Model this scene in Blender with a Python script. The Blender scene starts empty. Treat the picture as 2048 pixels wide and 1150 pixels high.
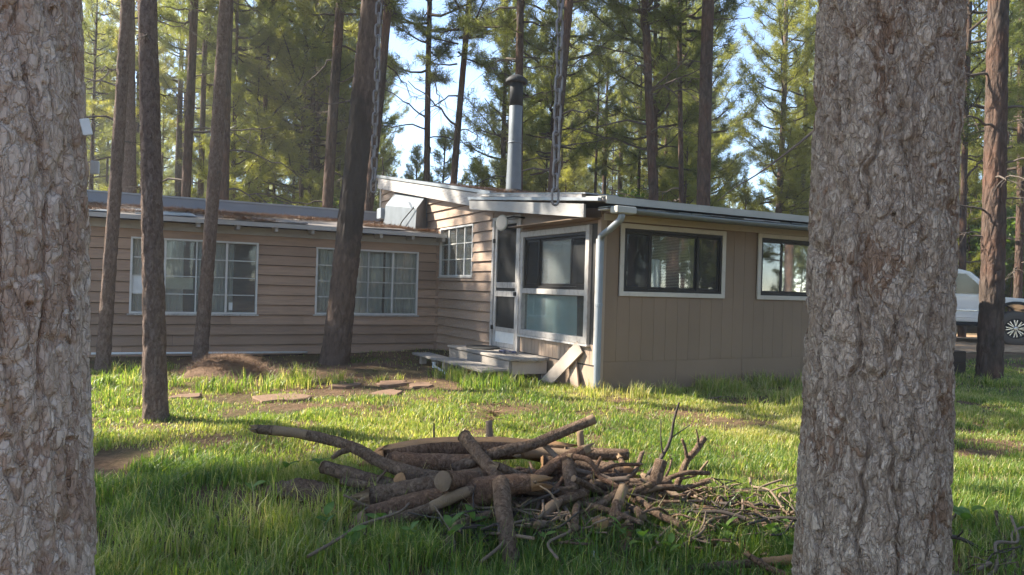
import bpy, math, random
import numpy as np
from mathutils import Vector, Matrix

# ------------------------------------------------------------------ camera, sky, sun, exposure
scene = bpy.context.scene
COL = scene.collection
FPX, ROLL, CZ = 1460.0, math.atan(0.029), 1.32       # focal length in photo pixels, camera roll, eye height
cr, sr = math.cos(ROLL), math.sin(ROLL)
cam_d = bpy.data.cameras.new('camera')
cam = bpy.data.objects.new('camera', cam_d)
COL.objects.link(cam)
cam_d.sensor_width = 36.0
cam_d.lens = FPX / 2048 * 36.0
cam_d.clip_start, cam_d.clip_end = 0.05, 3000
cam.matrix_world = Matrix(((cr, -sr, 0, 0), (0, 0, -1, 0), (sr, cr, 0, CZ), (0, 0, 0, 1)))
scene.camera = cam

SUN_DIR = Vector((-0.968, 0.25, 0.0)).normalized()
SUN_EL = math.radians(38)
sun_vec = Vector((SUN_DIR.x * math.cos(SUN_EL), SUN_DIR.y * math.cos(SUN_EL), math.sin(SUN_EL)))
world = bpy.data.worlds.new('World')
scene.world = world
world.use_nodes = True
wn = world.node_tree.nodes
wl = world.node_tree.links
wn.clear()
sky = wn.new('ShaderNodeTexSky')
sky.sky_type = 'NISHITA'
sky.sun_disc = False
sky.sun_elevation = SUN_EL
sky.sun_rotation = math.atan2(sun_vec.x, sun_vec.y)
sky.altitude = 2000
sky.air_density, sky.dust_density, sky.ozone_density = 1.0, 0.3, 1.6
bg = wn.new('ShaderNodeBackground')
bg.inputs['Strength'].default_value = 0.13
wo = wn.new('ShaderNodeOutputWorld')
wl.new(sky.outputs[0], bg.inputs[0])
wl.new(bg.outputs[0], wo.inputs[0])
sun_d = bpy.data.lights.new('sun', 'SUN')
sun_d.energy = 5.0
sun_d.angle = math.radians(0.55)
sun_d.color = (1.0, 0.93, 0.80)
sun = bpy.data.objects.new('sun', sun_d)
COL.objects.link(sun)
sun.rotation_euler = sun_vec.to_track_quat('Z', 'Y').to_euler()
sun.location = (-20, 5, 20)
vs = scene.view_settings
vs.view_transform = 'Standard'
vs.look = 'None'
vs.gamma = 1
vs.use_curve_mapping = False
vs.exposure = 1.88
cy = scene.cycles
cy.max_bounces = 8
cy.diffuse_bounces = 4
cy.transmission_bounces = 4
cy.transparent_max_bounces = 12
cy.caustics_reflective = False
cy.caustics_refractive = False

# ------------------------------------------------------------------ places
def ray(px, py):
    a, b = (px - 1024) / FPX, (575 - py) / FPX
    return np.array([a * cr - b * sr, 1.0, a * sr + b * cr])
def at(px, py, d):
    return np.array([0, 0, CZ]) + ray(px, py) * d
HA = math.radians(27.5625)
D1 = np.array([math.cos(HA), math.sin(HA), 0.0]); D2 = np.array([-D1[1], D1[0], 0.0])
HO = np.array([1.13725, 9.43, 0.0])
def house(u, v, z=0.0):
    return HO + D1 * u + D2 * v + np.array([0, 0, z])
def tohouse(x, y):
    dx, dy = x - HO[0], y - HO[1]
    return dx * D1[0] + dy * D1[1], dx * D2[0] + dy * D2[1]

# ------------------------------------------------------------------ noise (numpy)
def _hash(ix, iy, iz, seed):
    h = (ix.astype(np.int64) * 374761393 + iy.astype(np.int64) * 668265263 + iz.astype(np.int64) * 2147483647 + seed * 974711) & 0xffffffff
    h = ((h ^ (h >> 13)) * 1274126177) & 0xffffffff
    h = ((h ^ (h >> 16)) * 2246822519) & 0xffffffff
    return ((h ^ (h >> 15)) & 0xffffff) / float(0x1000000)
def vnoise(p, seed=0):
    p = np.asarray(p, float)
    i = np.floor(p).astype(np.int64); f = p - i
    f = f * f * (3 - 2 * f)
    r = 0
    for dx in (0, 1):
        for dy in (0, 1):
            for dz in (0, 1):
                w = (f[..., 0] if dx else 1 - f[..., 0]) * (f[..., 1] if dy else 1 - f[..., 1]) * (f[..., 2] if dz else 1 - f[..., 2])
                r = r + w * _hash(i[..., 0] + dx, i[..., 1] + dy, i[..., 2] + dz, seed)
    return r
def fbm(p, octs=4, seed=0):
    r, a, s, t = 0, 1.0, 1.0, 0.0
    for o in range(octs):
        r = r + a * vnoise(np.asarray(p) * s + o * 17.3, seed + o); t += a; a *= 0.5; s *= 2.03
    return r / t
def voronoi(p, seed=0):
    i = np.floor(p).astype(np.int64)
    f1 = np.full(p.shape[0], 9.0); f2 = np.full(p.shape[0], 9.0); cid = np.zeros(p.shape[0])
    for dx in (-1, 0, 1):
        for dy in (-1, 0, 1):
            for dz in (-1, 0, 1):
                cx, cyy, cz = i[:, 0] + dx, i[:, 1] + dy, i[:, 2] + dz
                q = np.stack([cx + _hash(cx, cyy, cz, seed), cyy + _hash(cx, cyy, cz, seed + 1), cz + _hash(cx, cyy, cz, seed + 2)], 1)
                d = np.sqrt(((p - q) ** 2).sum(1)); c = _hash(cx, cyy, cz, seed + 3)
                n1 = d < f1
                f2 = np.where(n1, f1, np.minimum(f2, d)); cid = np.where(n1, c, cid); f1 = np.where(n1, d, f1)
    return f1, f2, cid
def sstep(a, b, x):
    t = np.clip((np.asarray(x, float) - a) / (b - a), 0, 1)
    return t * t * (3 - 2 * t)

def gz(x, y):
    """height of the ground"""
    x = np.asarray(x, float); y = np.asarray(y, float)
    z = -0.12 * (1 - sstep(3, 9.5, y))
    z = z + 0.22 * sstep(6.5, 11.5, x) * sstep(12, 18, y)
    u, v = tohouse(x, y)
    z = z + 0.10 * np.exp(-((u + 0.6) ** 2) / 1.2 - ((v - 4.9) ** 2) / 0.5)
    amp = 1 - 0.75 * sstep(0, 1, np.exp(-np.maximum(np.abs(v + 0.2) - 0.6, 0) * 2)) * (u > -1)
    p = np.stack([x, y, 0 * x], -1)
    z = z + amp * (0.10 * (fbm(p * 0.45, 3, 5) - 0.5) + 0.05 * (fbm(p * 2.3, 2, 9) - 0.5)) * sstep(0, 3, y + 1)
    far = np.sqrt(x * x + y * y)
    z = z + sstep(30, 160, far) * 3.0 * (fbm(p * 0.02, 2, 3) - 0.35)
    return z
def gz1(x, y):
    return float(gz(np.array([x]), np.array([y]))[0])

# ------------------------------------------------------------------ meshes and objects
def mesh_np(name, V, quads=None, tris=None, smooth=False, attrs=None):
    V = np.asarray(V, np.float32)
    me = bpy.data.meshes.new(name)
    quads = np.zeros((0, 4), np.int32) if quads is None else np.asarray(quads, np.int32)
    tris = np.zeros((0, 3), np.int32) if tris is None else np.asarray(tris, np.int32)
    nq, nt = len(quads), len(tris)
    me.vertices.add(len(V)); me.vertices.foreach_set('co', V.ravel())
    me.loops.add(nq * 4 + nt * 3)
    me.loops.foreach_set('vertex_index', np.concatenate([quads.ravel(), tris.ravel()]).astype(np.int32))
    me.polygons.add(nq + nt)
    ls = np.concatenate([np.arange(nq) * 4, nq * 4 + np.arange(nt) * 3]).astype(np.int32)
    me.polygons.foreach_set('loop_start', ls)
    if smooth:
        me.polygons.foreach_set('use_smooth', np.ones(nq + nt, bool))
    if attrs:
        for k, a in attrs.items():
            at_ = me.attributes.new(k, 'FLOAT', 'POINT'); at_.data.foreach_set('value', np.asarray(a, np.float32))
    me.update(calc_edges=True)
    me.validate()
    return me
def link(name, me, mat=None, parent=None, loc=None):
    o = bpy.data.objects.new(name, me)
    COL.objects.link(o)
    if mat is not None:
        ms = mat if isinstance(mat, (list, tuple)) else [mat]
        if not me.materials:
            for m in ms: me.materials.append(m)
    if parent is not None: o.parent = parent
    if loc is not None: o.location = tuple(loc)
    return o
def tag(o, label=None, cat=None, group=None, kind=None):
    if label: o['label'] = label
    if cat: o['category'] = cat
    if group: o['group'] = group
    if kind: o['kind'] = kind
    return o
def empty(name, loc, rz=0.0):
    o = bpy.data.objects.new(name, None)
    COL.objects.link(o)
    o.empty_display_size = 0.2
    o.location = tuple(loc); o.rotation_euler = (0, 0, rz)
    return o
class MB:
    """collects shapes into one mesh"""
    def __init__(s): s.v, s.f, s.m = [], [], []
    def add(s, verts, faces, mi=0):
        n = len(s.v); s.v += [tuple(map(float, q)) for q in verts]
        s.f += [tuple(i + n for i in f) for f in faces]; s.m += [mi] * len(faces); return s
    def box(s, x0, x1, y0, y1, z0, z1, mi=0, bev=0.0):
        if bev <= 0:
            v = [(x0,y0,z0),(x1,y0,z0),(x1,y1,z0),(x0,y1,z0),(x0,y0,z1),(x1,y0,z1),(x1,y1,z1),(x0,y1,z1)]
            return s.add(v, [(0,3,2,1),(4,5,6,7),(0,1,5,4),(1,2,6,5),(2,3,7,6),(3,0,4,7)], mi)
        b = min(bev, (x1-x0)/2.2, (y1-y0)/2.2, (z1-z0)/2.2)
        v = []
        for z, k in ((z0, b), (z0 + b, 0), (z1 - b, 0), (z1, b)):
            v += [(x0+k,y0+k,z),(x1-k,y0+k,z),(x1-k,y1-k,z),(x0+k,y1-k,z)]
        f = [(3,2,1,0),(12,13,14,15)]
        for r in range(3):
            for i in range(4):
                j = (i+1) % 4; f.append((r*4+i, r*4+j, r*4+4+j, r*4+4+i))
        return s.add(v, f, mi)
    def prism(s, poly, axis, a, b, mi=0):
        """poly of 2-D points swept along an axis: axis 0 -> (y,z), 1 -> (x,z), 2 -> (x,y)"""
        def P(q, t): return {0: (t, q[0], q[1]), 1: (q[0], t, q[1]), 2: (q[0], q[1], t)}[axis]
        n = len(poly)
        v = [P(q, a) for q in poly] + [P(q, b) for q in poly]
        f = [tuple(range(n)), tuple(range(2*n-1, n-1, -1))] + [(i, n+i, n+(i+1) % n, (i+1) % n) for i in range(n)]
        return s.add(v, f, mi)
    def tube(s, pts, radii, sides=10, mi=0, cap=True, cap_mi=None):
        V, Q = tube_np(pts, radii, sides)
        n = len(V); fs = [tuple(q) for q in Q]
        s.add(V, fs, mi)
        if cap:
            base = len(s.v) - n
            s.f += [tuple(base + i for i in range(sides - 1, -1, -1)), tuple(base + n - sides + i for i in range(sides))]
            s.m += [mi if cap_mi is None else cap_mi] * 2
        return s
    def lathe(s, prof, c=(0, 0, 0), sides=20, mi=0, axis=2, caps=True):
        n = len(prof); v = []
        for (r, z) in prof:
            for k in range(sides):
                t = 2*math.pi*k/sides
                q = (r*math.cos(t), r*math.sin(t), z)
                if axis == 1: q = (q[0], q[2], q[1])
                if axis == 0: q = (q[2], q[0], q[1])
                v.append((q[0]+c[0], q[1]+c[1], q[2]+c[2]))
        f = [(i*sides+k, i*sides+(k+1) % sides, (i+1)*sides+(k+1) % sides, (i+1)*sides+k) for i in range(n-1) for k in range(sides)]
        if caps: f += [tuple(range(sides-1, -1, -1)), tuple((n-1)*sides+k for k in range(sides))]
        return s.add(v, f, mi)
    def mesh(s, name, smooth=False):
        me = bpy.data.meshes.new(name)
        me.from_pydata(s.v, [], s.f)
        if any(s.m): me.polygons.foreach_set('material_index', s.m)
        if smooth: me.polygons.foreach_set('use_smooth', [True] * len(s.f))
        me.update()
        return me
    def build(s, name, mat, parent=None, smooth=False, loc=None):
        return link(name, s.mesh(name, smooth), mat, parent, loc)
def tube_np(pts, radii, sides=10):
    P = np.asarray(pts, float); n = len(P)
    R = np.broadcast_to(np.asarray(radii, float), (n,))
    T = np.gradient(P, axis=0); T /= np.linalg.norm(T, axis=1)[:, None] + 1e-9
    ref = np.array([0, 0, 1.0]) if abs(T[0][2]) < 0.9 else np.array([1.0, 0, 0])
    N = np.zeros_like(P); nn = np.cross(np.cross(T[0], ref), T[0]); nn /= np.linalg.norm(nn)
    for i in range(n):
        nn = nn - T[i] * nn.dot(T[i]); nn /= np.linalg.norm(nn) + 1e-9; N[i] = nn
    B = np.cross(T, N)
    th = np.arange(sides) * 2 * math.pi / sides
    V = P[:, None, :] + R[:, None, None] * (np.cos(th)[None, :, None] * N[:, None, :] + np.sin(th)[None, :, None] * B[:, None, :])
    i = np.arange(n - 1)[:, None] * sides; k = np.arange(sides)[None, :]; k2 = (k + 1) % sides
    Q = np.stack([i + k, i + k2, i + sides + k2, i + sides + k], -1).reshape(-1, 4)
    return V.reshape(-1, 3), Q
def smooth_path(pts, step):
    """Catmull-Rom through the points"""
    P = np.asarray(pts, float)
    if len(P) == 2:
        n = max(3, int(np.linalg.norm(P[1] - P[0]) / step)); t = np.linspace(0, 1, n)[:, None]
        return P[0] * (1 - t) + P[1] * t, np.linspace(0, 1, n)
    E = np.vstack([2 * P[0] - P[1], P, 2 * P[-1] - P[-2]])
    out, par = [], []
    for i in range(len(P) - 1):
        a, b, c, d = E[i:i + 4]
        n = max(2, int(np.linalg.norm(c - b) / step))
        for t in np.linspace(0, 1, n, endpoint=(i == len(P) - 2)):
            out.append(0.5 * (2 * b + (c - a) * t + (2 * a - 5 * b + 4 * c - d) * t * t + (3 * b - a - 3 * c + d) * t ** 3))
            par.append((i + t) / (len(P) - 1))
    return np.array(out), np.array(par)

# ------------------------------------------------------------------ materials
class NT:
    def __init__(s, name):
        s.m = bpy.data.materials.new(name); s.m.use_nodes = True
        s.t = s.m.node_tree; s.t.nodes.clear()
        s.out = s.n('OutputMaterial')
    def n(s, typ, **k):
        o = s.t.nodes.new('ShaderNode' + typ)
        for a, b in k.items():
            if a in o.inputs: s.set(o.inputs[a], b)
            else: setattr(o, a, b)
        return o
    def set(s, i, b):
        if isinstance(b, bpy.types.NodeSocket): s.t.links.new(b, i)
        elif isinstance(b, bpy.types.Node): s.t.links.new(b.outputs[0], i)
        else: i.default_value = b
    def coord(s, scale=(1, 1, 1), kind='Object'):
        c = s.n('TexCoord'); m = s.n('Mapping'); s.t.links.new(c.outputs[kind], m.inputs[0])
        m.inputs['Scale'].default_value = scale if hasattr(scale, '__len__') else (scale,) * 3
        return m.outputs[0]
    def noise(s, scale=5, vec=None, detail=5, rough=0.55, dist=0.0):
        o = s.n('TexNoise'); o.inputs['Scale'].default_value = scale; o.inputs['Detail'].default_value = detail
        o.inputs['Roughness'].default_value = rough; o.inputs['Distortion'].default_value = dist
        if vec is not None: s.t.links.new(vec, o.inputs['Vector'])
        return o.outputs[0]
    def ramp(s, fac, stops):
        o = s.n('ValToRGB'); s.set(o.inputs[0], fac); e = o.color_ramp.elements
        while len(e) < len(stops): e.new(0.5)
        for q, (p, c) in zip(e, stops):
            q.position = p; q.color = tuple(c) + (1,) if hasattr(c, '__len__') else (c, c, c, 1)
        return o.outputs[0]
    def mix(s, fac, a, b, blend='MIX'):
        o = s.n('Mix', data_type='RGBA', blend_type=blend)
        s.set(o.inputs[0], fac)
        for i, x in ((6, a), (7, b)):
            if isinstance(x, (tuple, list)): x = tuple(x) + (1,) if len(x) == 3 else x
            s.set(o.inputs[i], x)
        return o.outputs[2]
    def math(s, op, a, b=0.5):
        o = s.n('Math', operation=op); s.set(o.inputs[0], a); s.set(o.inputs[1], b); return o.outputs[0]
    def bump(s, h, strength=0.5, dist=0.01, normal=None):
        o = s.n('Bump'); s.set(o.inputs['Height'], h); o.inputs['Strength'].default_value = strength; o.inputs['Distance'].default_value = dist
        if normal is not None: s.set(o.inputs['Normal'], normal)
        return o.outputs[0]
    def attr(s, name):
        return s.n('Attribute', attribute_name=name).outputs['Fac']
    def rand(s):
        return s.n('ObjectInfo').outputs['Random']
    def pbr(s, col, rough=0.7, normal=None, metal=0.0, spec=0.4):
        b = s.n('BsdfPrincipled')
        s.set(b.inputs['Base Color'], tuple(col) + (1,) if isinstance(col, tuple) and len(col) == 3 else col)
        s.set(b.inputs['Roughness'], rough); s.set(b.inputs['Metallic'], metal); b.inputs['Specular IOR Level'].default_value = spec
        if normal is not None: s.set(b.inputs['Normal'], normal)
        return b
    def done(s, sh):
        s.t.links.new(sh.outputs[0] if isinstance(sh, bpy.types.Node) else sh, s.out.inputs[0]); return s.m

def shade(c, k): return tuple(x * k for x in c)
def m_paint(name, c, rough=0.65, wear=0.25, wearcol=(0.30, 0.25, 0.2), scale=(1.5, 9, 9), grain=0.35, kind='Object', lo=0.55, hi=0.72, jitter=0.16):
    t = NT(name); v = t.coord(scale, kind); f = t.noise(3.0, v, 6, 0.62)
    f2 = t.noise(0.9, t.coord(1.0, kind), 4)
    r = t.rand()
    k = t.ramp(r, [(0, 1 - jitter), (1, 1 + jitter * 0.6)])
    base = t.mix(t.ramp(f2, [(0.3, 0.0), (0.7, 1.0)]), shade(c, 0.88), shade(c, 1.08))
    base = t.mix(1.0, base, k, 'MULTIPLY')
    w = t.math('MULTIPLY', t.ramp(f, [(lo, 0), (hi, 1)]), wear)
    col = t.mix(w, base, wearcol)
    return t.done(t.pbr(col, rough, t.bump(f, grain, 0.006)))
def m_plain(name, c, rough=0.5, metal=0.0, bump=0.1, scale=12, spec=0.4, var=0.12):
    t = NT(name); f = t.noise(scale, t.coord(1.0), 5)
    col = t.mix(f, shade(c, 1 - var), shade(c, 1 + var))
    return t.done(t.pbr(col, rough, t.bump(f, bump, 0.004), metal, spec))
def m_glass(name, tint=(0.9, 0.93, 0.92), dirt=0.06, dirtcol=(0.5, 0.5, 0.48), gloss=0.65):
    t = NT(name)
    tr = t.n('BsdfTransparent'); tr.inputs[0].default_value = tint + (1,)
    gl = t.n('BsdfGlossy'); gl.inputs['Roughness'].default_value = 0.02
    b = t.bump(t.noise(2.2, t.coord(1.0), 2), 0.03, 0.01); t.set(gl.inputs['Normal'], b)
    fr = t.n('Fresnel', IOR=1.5)
    mx = t.n('MixShader'); t.set(mx.inputs[0], t.math('MULTIPLY', fr, gloss)); t.set(mx.inputs[1], tr); t.set(mx.inputs[2], gl)
    df = t.n('BsdfDiffuse'); df.inputs[0].default_value = dirtcol + (1,)
    m2 = t.n('MixShader')
    f = t.noise(3.0, t.coord((1, 1, 0.6)), 5, 0.65)
    t.set(m2.inputs[0], t.math('MULTIPLY', t.ramp(f, [(0.25, 0.35), (0.75, 1.0)]), dirt)); t.set(m2.inputs[1], mx.outputs[0]); t.set(m2.inputs[2], df.outputs[0])
    return t.done(m2)
def m_bark(name, stops, red=(0.20, 0.085, 0.045), redamt=0.3, vscale=1.0, bump=0.9):
    """bark with scaly flakes; used on trunks whose big plates are modelled"""
    t = NT(name); v = t.coord((11 * vscale, 11 * vscale, 3.2 * vscale))
    n1 = t.noise(1.6, v, 6, 0.65, 0.6)
    vo = t.n('TexVoronoi', feature='DISTANCE_TO_EDGE'); t.set(vo.inputs['Vector'], t.mix(0.25, v, t.n('TexNoise', Vector=v).outputs[1], 'ADD')); vo.inputs['Scale'].default_value = 1.0
    e = t.ramp(vo.outputs[0], [(0.0, 0.0), (0.22, 1.0)])
    big = t.noise(0.8, t.coord(1.3), 4)
    col = t.ramp(n1, stops)
    col = t.mix(t.math('MULTIPLY', t.ramp(big, [(0.42, 0), (0.66, 1)]), redamt), col, red)
    col = t.mix(t.math('MULTIPLY', t.ramp(e, [(0, 1), (0.6, 0)]), 0.45), col, shade(stops[0][1], 0.8))
    h = t.math('ADD', t.math('MULTIPLY', e, 0.7), t.math('MULTIPLY', n1, 0.6))
    return t.done(t.pbr(col, 0.9, t.bump(h, bump, 0.03), 0, 0.15))
def m_leaf(name, c1, c2, trans=0.5, tcol=None, attr=None, rough=0.5, spec=0.3, nscale=0.7):
    t = NT(name)
    if attr:
        f = t.attr(attr)
    else:
        f = t.math('ADD', t.math('MULTIPLY', t.noise(nscale, t.coord(1.0), 3), 0.8), t.math('MULTIPLY', t.rand(), 0.4))
        f = t.math('SUBTRACT', f, 0.1)
    col = t.mix(f, c1, c2) if not isinstance(c1, list) else t.ramp(f, c1)
    p = t.pbr(col, rough, None, 0, spec)
    tl = t.n('BsdfTranslucent')
    t.set(tl.inputs[0], t.mix(1.0, col, (tcol or (1.5, 1.5, 0.9)), 'MULTIPLY'))
    mx = t.n('MixShader'); mx.inputs[0].default_value = trans
    t.t.links.new(p.outputs[0], mx.inputs[1]); t.t.links.new(tl.outputs[0], mx.inputs[2])
    return t.done(mx)

M = {}
TAN = (0.375, 0.243, 0.163)
M['siding'] = m_paint('siding_tan', TAN, 0.7, 0.55, (0.20, 0.145, 0.115), (0.9, 9, 9), 0.5, lo=0.46, hi=0.72, jitter=0.26)
M['siding_old'] = m_paint('siding_tan_peeling', (0.39, 0.262, 0.18), 0.75, 0.55, (0.40, 0.35, 0.31), (1.2, 12, 12), 0.6, lo=0.5, hi=0.62)
M['panel'] = m_paint('panel_brown', (0.245, 0.163, 0.105), 0.6, 0.15, (0.22, 0.16, 0.12), (6, 6, 0.8), 0.25, lo=0.55, hi=0.8, jitter=0.05)
M['panel_tan'] = m_paint('panel_tan', (0.40, 0.29, 0.21), 0.65, 0.2, (0.28, 0.2, 0.15), (6, 6, 0.8), 0.3, jitter=0.06)
M['trim'] = m_paint('trim_cream', (0.56, 0.49, 0.41), 0.6, 0.45, (0.38, 0.32, 0.27), (4, 4, 4), 0.25)
M['trim_white'] = m_paint('trim_white', (0.52, 0.48, 0.44), 0.65, 0.7, (0.30, 0.26, 0.23), (7, 7, 3), 0.4, lo=0.48, hi=0.62)
M['fascia'] = m_paint('fascia_weathered', (0.50, 0.46, 0.43), 0.75, 0.7, (0.27, 0.24, 0.22), (2, 2, 10), 0.5, lo=0.48, hi=0.62)
M['fascia_white'] = m_paint('fascia_pale', (0.41, 0.385, 0.36), 0.7, 0.6, (0.28, 0.255, 0.235), (2, 2, 8), 0.3)
M['greywood'] = m_paint('weathered_planks', (0.34, 0.30, 0.26), 0.85, 0.6, (0.20, 0.17, 0.145), (10, 2, 10), 0.7, lo=0.42, hi=0.65)
M['palewood'] = m_paint('pale_board', (0.50, 0.41, 0.33), 0.8, 0.4, (0.33, 0.27, 0.22), (8, 8, 1.5), 0.5)
M['galv'] = m_plain('galvanised_metal', (0.27, 0.295, 0.32), 0.6, 0.45, 0.25, 5, 0.5, 0.18)
M['drip'] = m_plain('drip_edge_metal', (0.30, 0.315, 0.33), 0.5, 0.5, 0.2, 4, 0.5, 0.2)
M['roofgrey'] = m_plain('roof_felt_grey', (0.23, 0.20, 0.18), 0.85, 0, 0.5, 30, 0.3, 0.3)
M['flashing'] = m_plain('flashing_bluegrey', (0.22, 0.235, 0.27), 0.55, 0.3, 0.2, 3, 0.4, 0.15)
M['gutter'] = m_plain('gutter_grey', (0.20, 0.21, 0.20), 0.5, 0.3, 0.2, 8, 0.4, 0.2)
M['capstrip'] = m_plain('roof_edge_cream', (0.42, 0.40, 0.35), 0.6, 0.0, 0.2, 4, 0.4, 0.15)
M['bronze'] = m_plain('window_frame_bronze', (0.035, 0.032, 0.03), 0.45, 0.4, 0.1, 20)
M['steelwhite'] = m_paint('casement_white', (0.66, 0.64, 0.60), 0.55, 0.4, (0.45, 0.4, 0.36), (9, 9, 9), 0.2)
M['glass'] = m_glass('window_glass', dirt=0.10)
M['glass_dusty'] = m_glass('window_glass_dusty', dirt=0.17, dirtcol=(0.52, 0.52, 0.50))
M['glass_dark'] = m_glass('window_glass_dark', (0.55, 0.57, 0.56), dirt=0.05)
M['screen'] = m_glass('insect_screen', (0.42, 0.42, 0.42), dirt=0.5, dirtcol=(0.10, 0.10, 0.10), gloss=0.25)
M['curtain'] = m_leaf('curtain_cloth', (0.74, 0.69, 0.62), (0.80, 0.76, 0.70), 0.35, (1, 1, 1), rough=0.9, spec=0.1)
M['blind'] = m_plain('blind_slats', (0.55, 0.53, 0.47), 0.6, 0, 0.05)
M['dark'] = m_plain('dark_interior_and_gap_shade', (0.055, 0.05, 0.045), 0.9)
M['cream'] = m_plain('cream_board', (0.72, 0.66, 0.50), 0.7)
M['white'] = m_plain('white_board', (0.74, 0.74, 0.72), 0.6)
M['teal'] = m_plain('teal_plastic', (0.05, 0.26, 0.32), 0.4)
M['soot'] = m_plain('sooty_metal', (0.025, 0.025, 0.027), 0.7, 0.2, 0.3, 20)
M['black'] = m_plain('black_rubber', (0.02, 0.02, 0.02), 0.75)
M['rust'] = m_plain('chain_rusty_steel', (0.26, 0.235, 0.215), 0.6, 0.4, 0.5, 60, 0.4, 0.5)
M['blue'] = m_plain('blue_grey_rope', (0.06, 0.07, 0.13), 0.7)
M['pvc'] = m_plain('white_pipe', (0.7, 0.7, 0.68), 0.4)
# ------------------------------------------------------------------ ground
def axis(lo, hi, step, far, grow=1.28):
    a = list(np.arange(lo, hi + 1e-6, step)); s = step
    r = [a[-1]];
    while r[-1] < far: s *= grow; r.append(r[-1] + s)
    s = step; l = [a[0]]
    while l[-1] > -far: s *= grow; l.append(l[-1] - s)
    return np.array(l[:0:-1] + a + r[1:])
gx = axis(-12, 16, 0.11, 900); gy = axis(0, 22, 0.11, 900)
GX, GY = np.meshgrid(gx, gy); GZ = gz(GX.ravel(), GY.ravel())
nx, ny = len(gx), len(gy)
ii = (np.arange(ny - 1)[:, None] * nx + np.arange(nx - 1)[None, :]).ravel()
t = NT('soil_and_needle_litter')
v1 = t.coord(1.0)
n1, n2, n3 = t.noise(0.9, v1, 5), t.noise(14, v1, 6, 0.65), t.noise(90, v1, 3)
c = t.ramp(n2, [(0.25, (0.055, 0.035, 0.022)), (0.5, (0.14, 0.085, 0.05)), (0.75, (0.24, 0.15, 0.09))])
c = t.mix(t.ramp(n1, [(0.45, 0), (0.62, 0.75)]), c, (0.06, 0.065, 0.025))
h = t.math('ADD', t.math('MULTIPLY', n2, 1.0), t.math('MULTIPLY', n3, 0.35))
M['soil'] = t.done(t.pbr(c, 0.95, t.bump(h, 0.9, 0.03), 0, 0.1))
ground = link('ground', mesh_np('ground', np.stack([GX.ravel(), GY.ravel(), GZ], 1), np.stack([ii, ii + 1, ii + nx + 1, ii + nx], 1), smooth=True), M['soil'])
tag(ground, 'brown soil and needle litter under the grassy yard', 'ground', kind='structure')
# sandy driveway under the truck
t = NT('sandy_driveway'); n2 = t.noise(6, t.coord(1.0), 6, 0.65)
M['sand'] = t.done(t.pbr(t.ramp(n2, [(0.3, (0.26, 0.16, 0.09)), (0.7, (0.46, 0.32, 0.20))]), 0.95, t.bump(n2, 0.6, 0.02), 0, 0.1))
xs = np.linspace(6.6, 40, 110); ys = np.linspace(15.8, 24.5, 40)
SX, SY = np.meshgrid(xs, ys); wob = 0.5 * np.sin(SX * 0.7) + 0.3 * np.sin(SX * 1.9)
SY = SY + wob * (1 - (SY - 15.8) / 8.7)
k = (np.arange(39)[:, None] * 110 + np.arange(109)[None, :]).ravel()
dw = link('driveway', mesh_np('driveway', np.stack([SX.ravel(), SY.ravel(), gz(SX.ravel(), SY.ravel()) + 0.012], 1), np.stack([k, k + 1, k + 111, k + 110], 1), smooth=True), M['sand'])
tag(dw, 'tan sandy driveway under the white pickup', 'driveway', kind='structure')

# ------------------------------------------------------------------ cabin
rng = random.Random(4)
cabin = empty('cabin', HO, HA)
tag(cabin, 'tan wooden cabin with low sloping roofs, stove pipe and white trimmed windows', 'cabin')
VL = 5.56
def mapRW(s, o, z): return (s, -o, z)
def mapPW(s, o, z): return (-o, s, z)
def mapLW(s, o, z): return (s, VL - o, z)
def wbox(mb, fm, s0, s1, o0, o1, z0, z1, mi=0, bev=0.0):
    b = MB().box(s0, s1, o0, o1, z0, z1, mi, bev)
    return mb.add([fm(*q) for q in b.v], b.f, mi)
def clip(poly, A, B):
    """keep z <= A*s+B"""
    out = []
    for i in range(len(poly)):
        p, q = poly[i], poly[(i + 1) % len(poly)]
        dp, dq = A * p[0] + B - p[1], A * q[0] + B - q[1]
        if dp >= 0: out.append(p)
        if dp * dq < 0:
            k = dp / (dp - dq); out.append((p[0] + (q[0] - p[0]) * k, p[1] + (q[1] - p[1]) * k))
    return out
def slab(mb, fm, poly, offf, back):
    n = len(poly)
    if n < 3: return
    v = [fm(s, offf(z), z) for s, z in poly] + [fm(s, back, z) for s, z in poly]
    mb.add(v, [tuple(range(n)), tuple(range(2 * n - 1, n - 1, -1))] + [(i, n + i, n + (i + 1) % n, (i + 1) % n) for i in range(n)])
def band_groups(s0, s1, z0, z1, ops, joints=()):
    br = sorted({s0, s1} | {e for o in ops if o[2] < z1 and o[3] > z0 for e in o[:2] if s0 < e < s1} | {j for j in joints if s0 < j < s1})
    groups, cur = [], []
    for a, b in zip(br, br[1:]):
        free = [(z0, z1)]
        for o in ops:
            if o[0] <= a + 1e-6 and o[1] >= b - 1e-6:
                nf = []
                for p, q in free:
                    if o[2] > p: nf.append((p, min(q, o[2])))
                    if o[3] < q: nf.append((max(p, o[3]), q))
                free = [r for r in nf if r[1] - r[0] > 0.004]
        if a in joints and cur: groups.append(cur); cur = []
        if free: cur += [(a, b, p, q) for p, q in free]
        elif cur: groups.append(cur); cur = []
    if cur: groups.append(cur)
    return groups
def core(name, fm, s0, s1, z0, z1, ops, top=None, mat=None, thick=0.09):
    mb = MB()
    zs = sorted({z0, z1} | {e for o in ops for e in o[2:4] if z0 < e < z1})
    for a, b in zip(zs, zs[1:]):
        for g in band_groups(s0, s1, a, b, ops):
            for (p, q, c0, c1) in g:
                poly = [(p, c0), (q, c0), (q, c1), (p, c1)]
                if top: poly = clip(poly, *top)
                slab(mb, fm, poly, lambda z: -0.002, -thick)
    return mb.build(name, mat or M['siding'], cabin)
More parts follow.
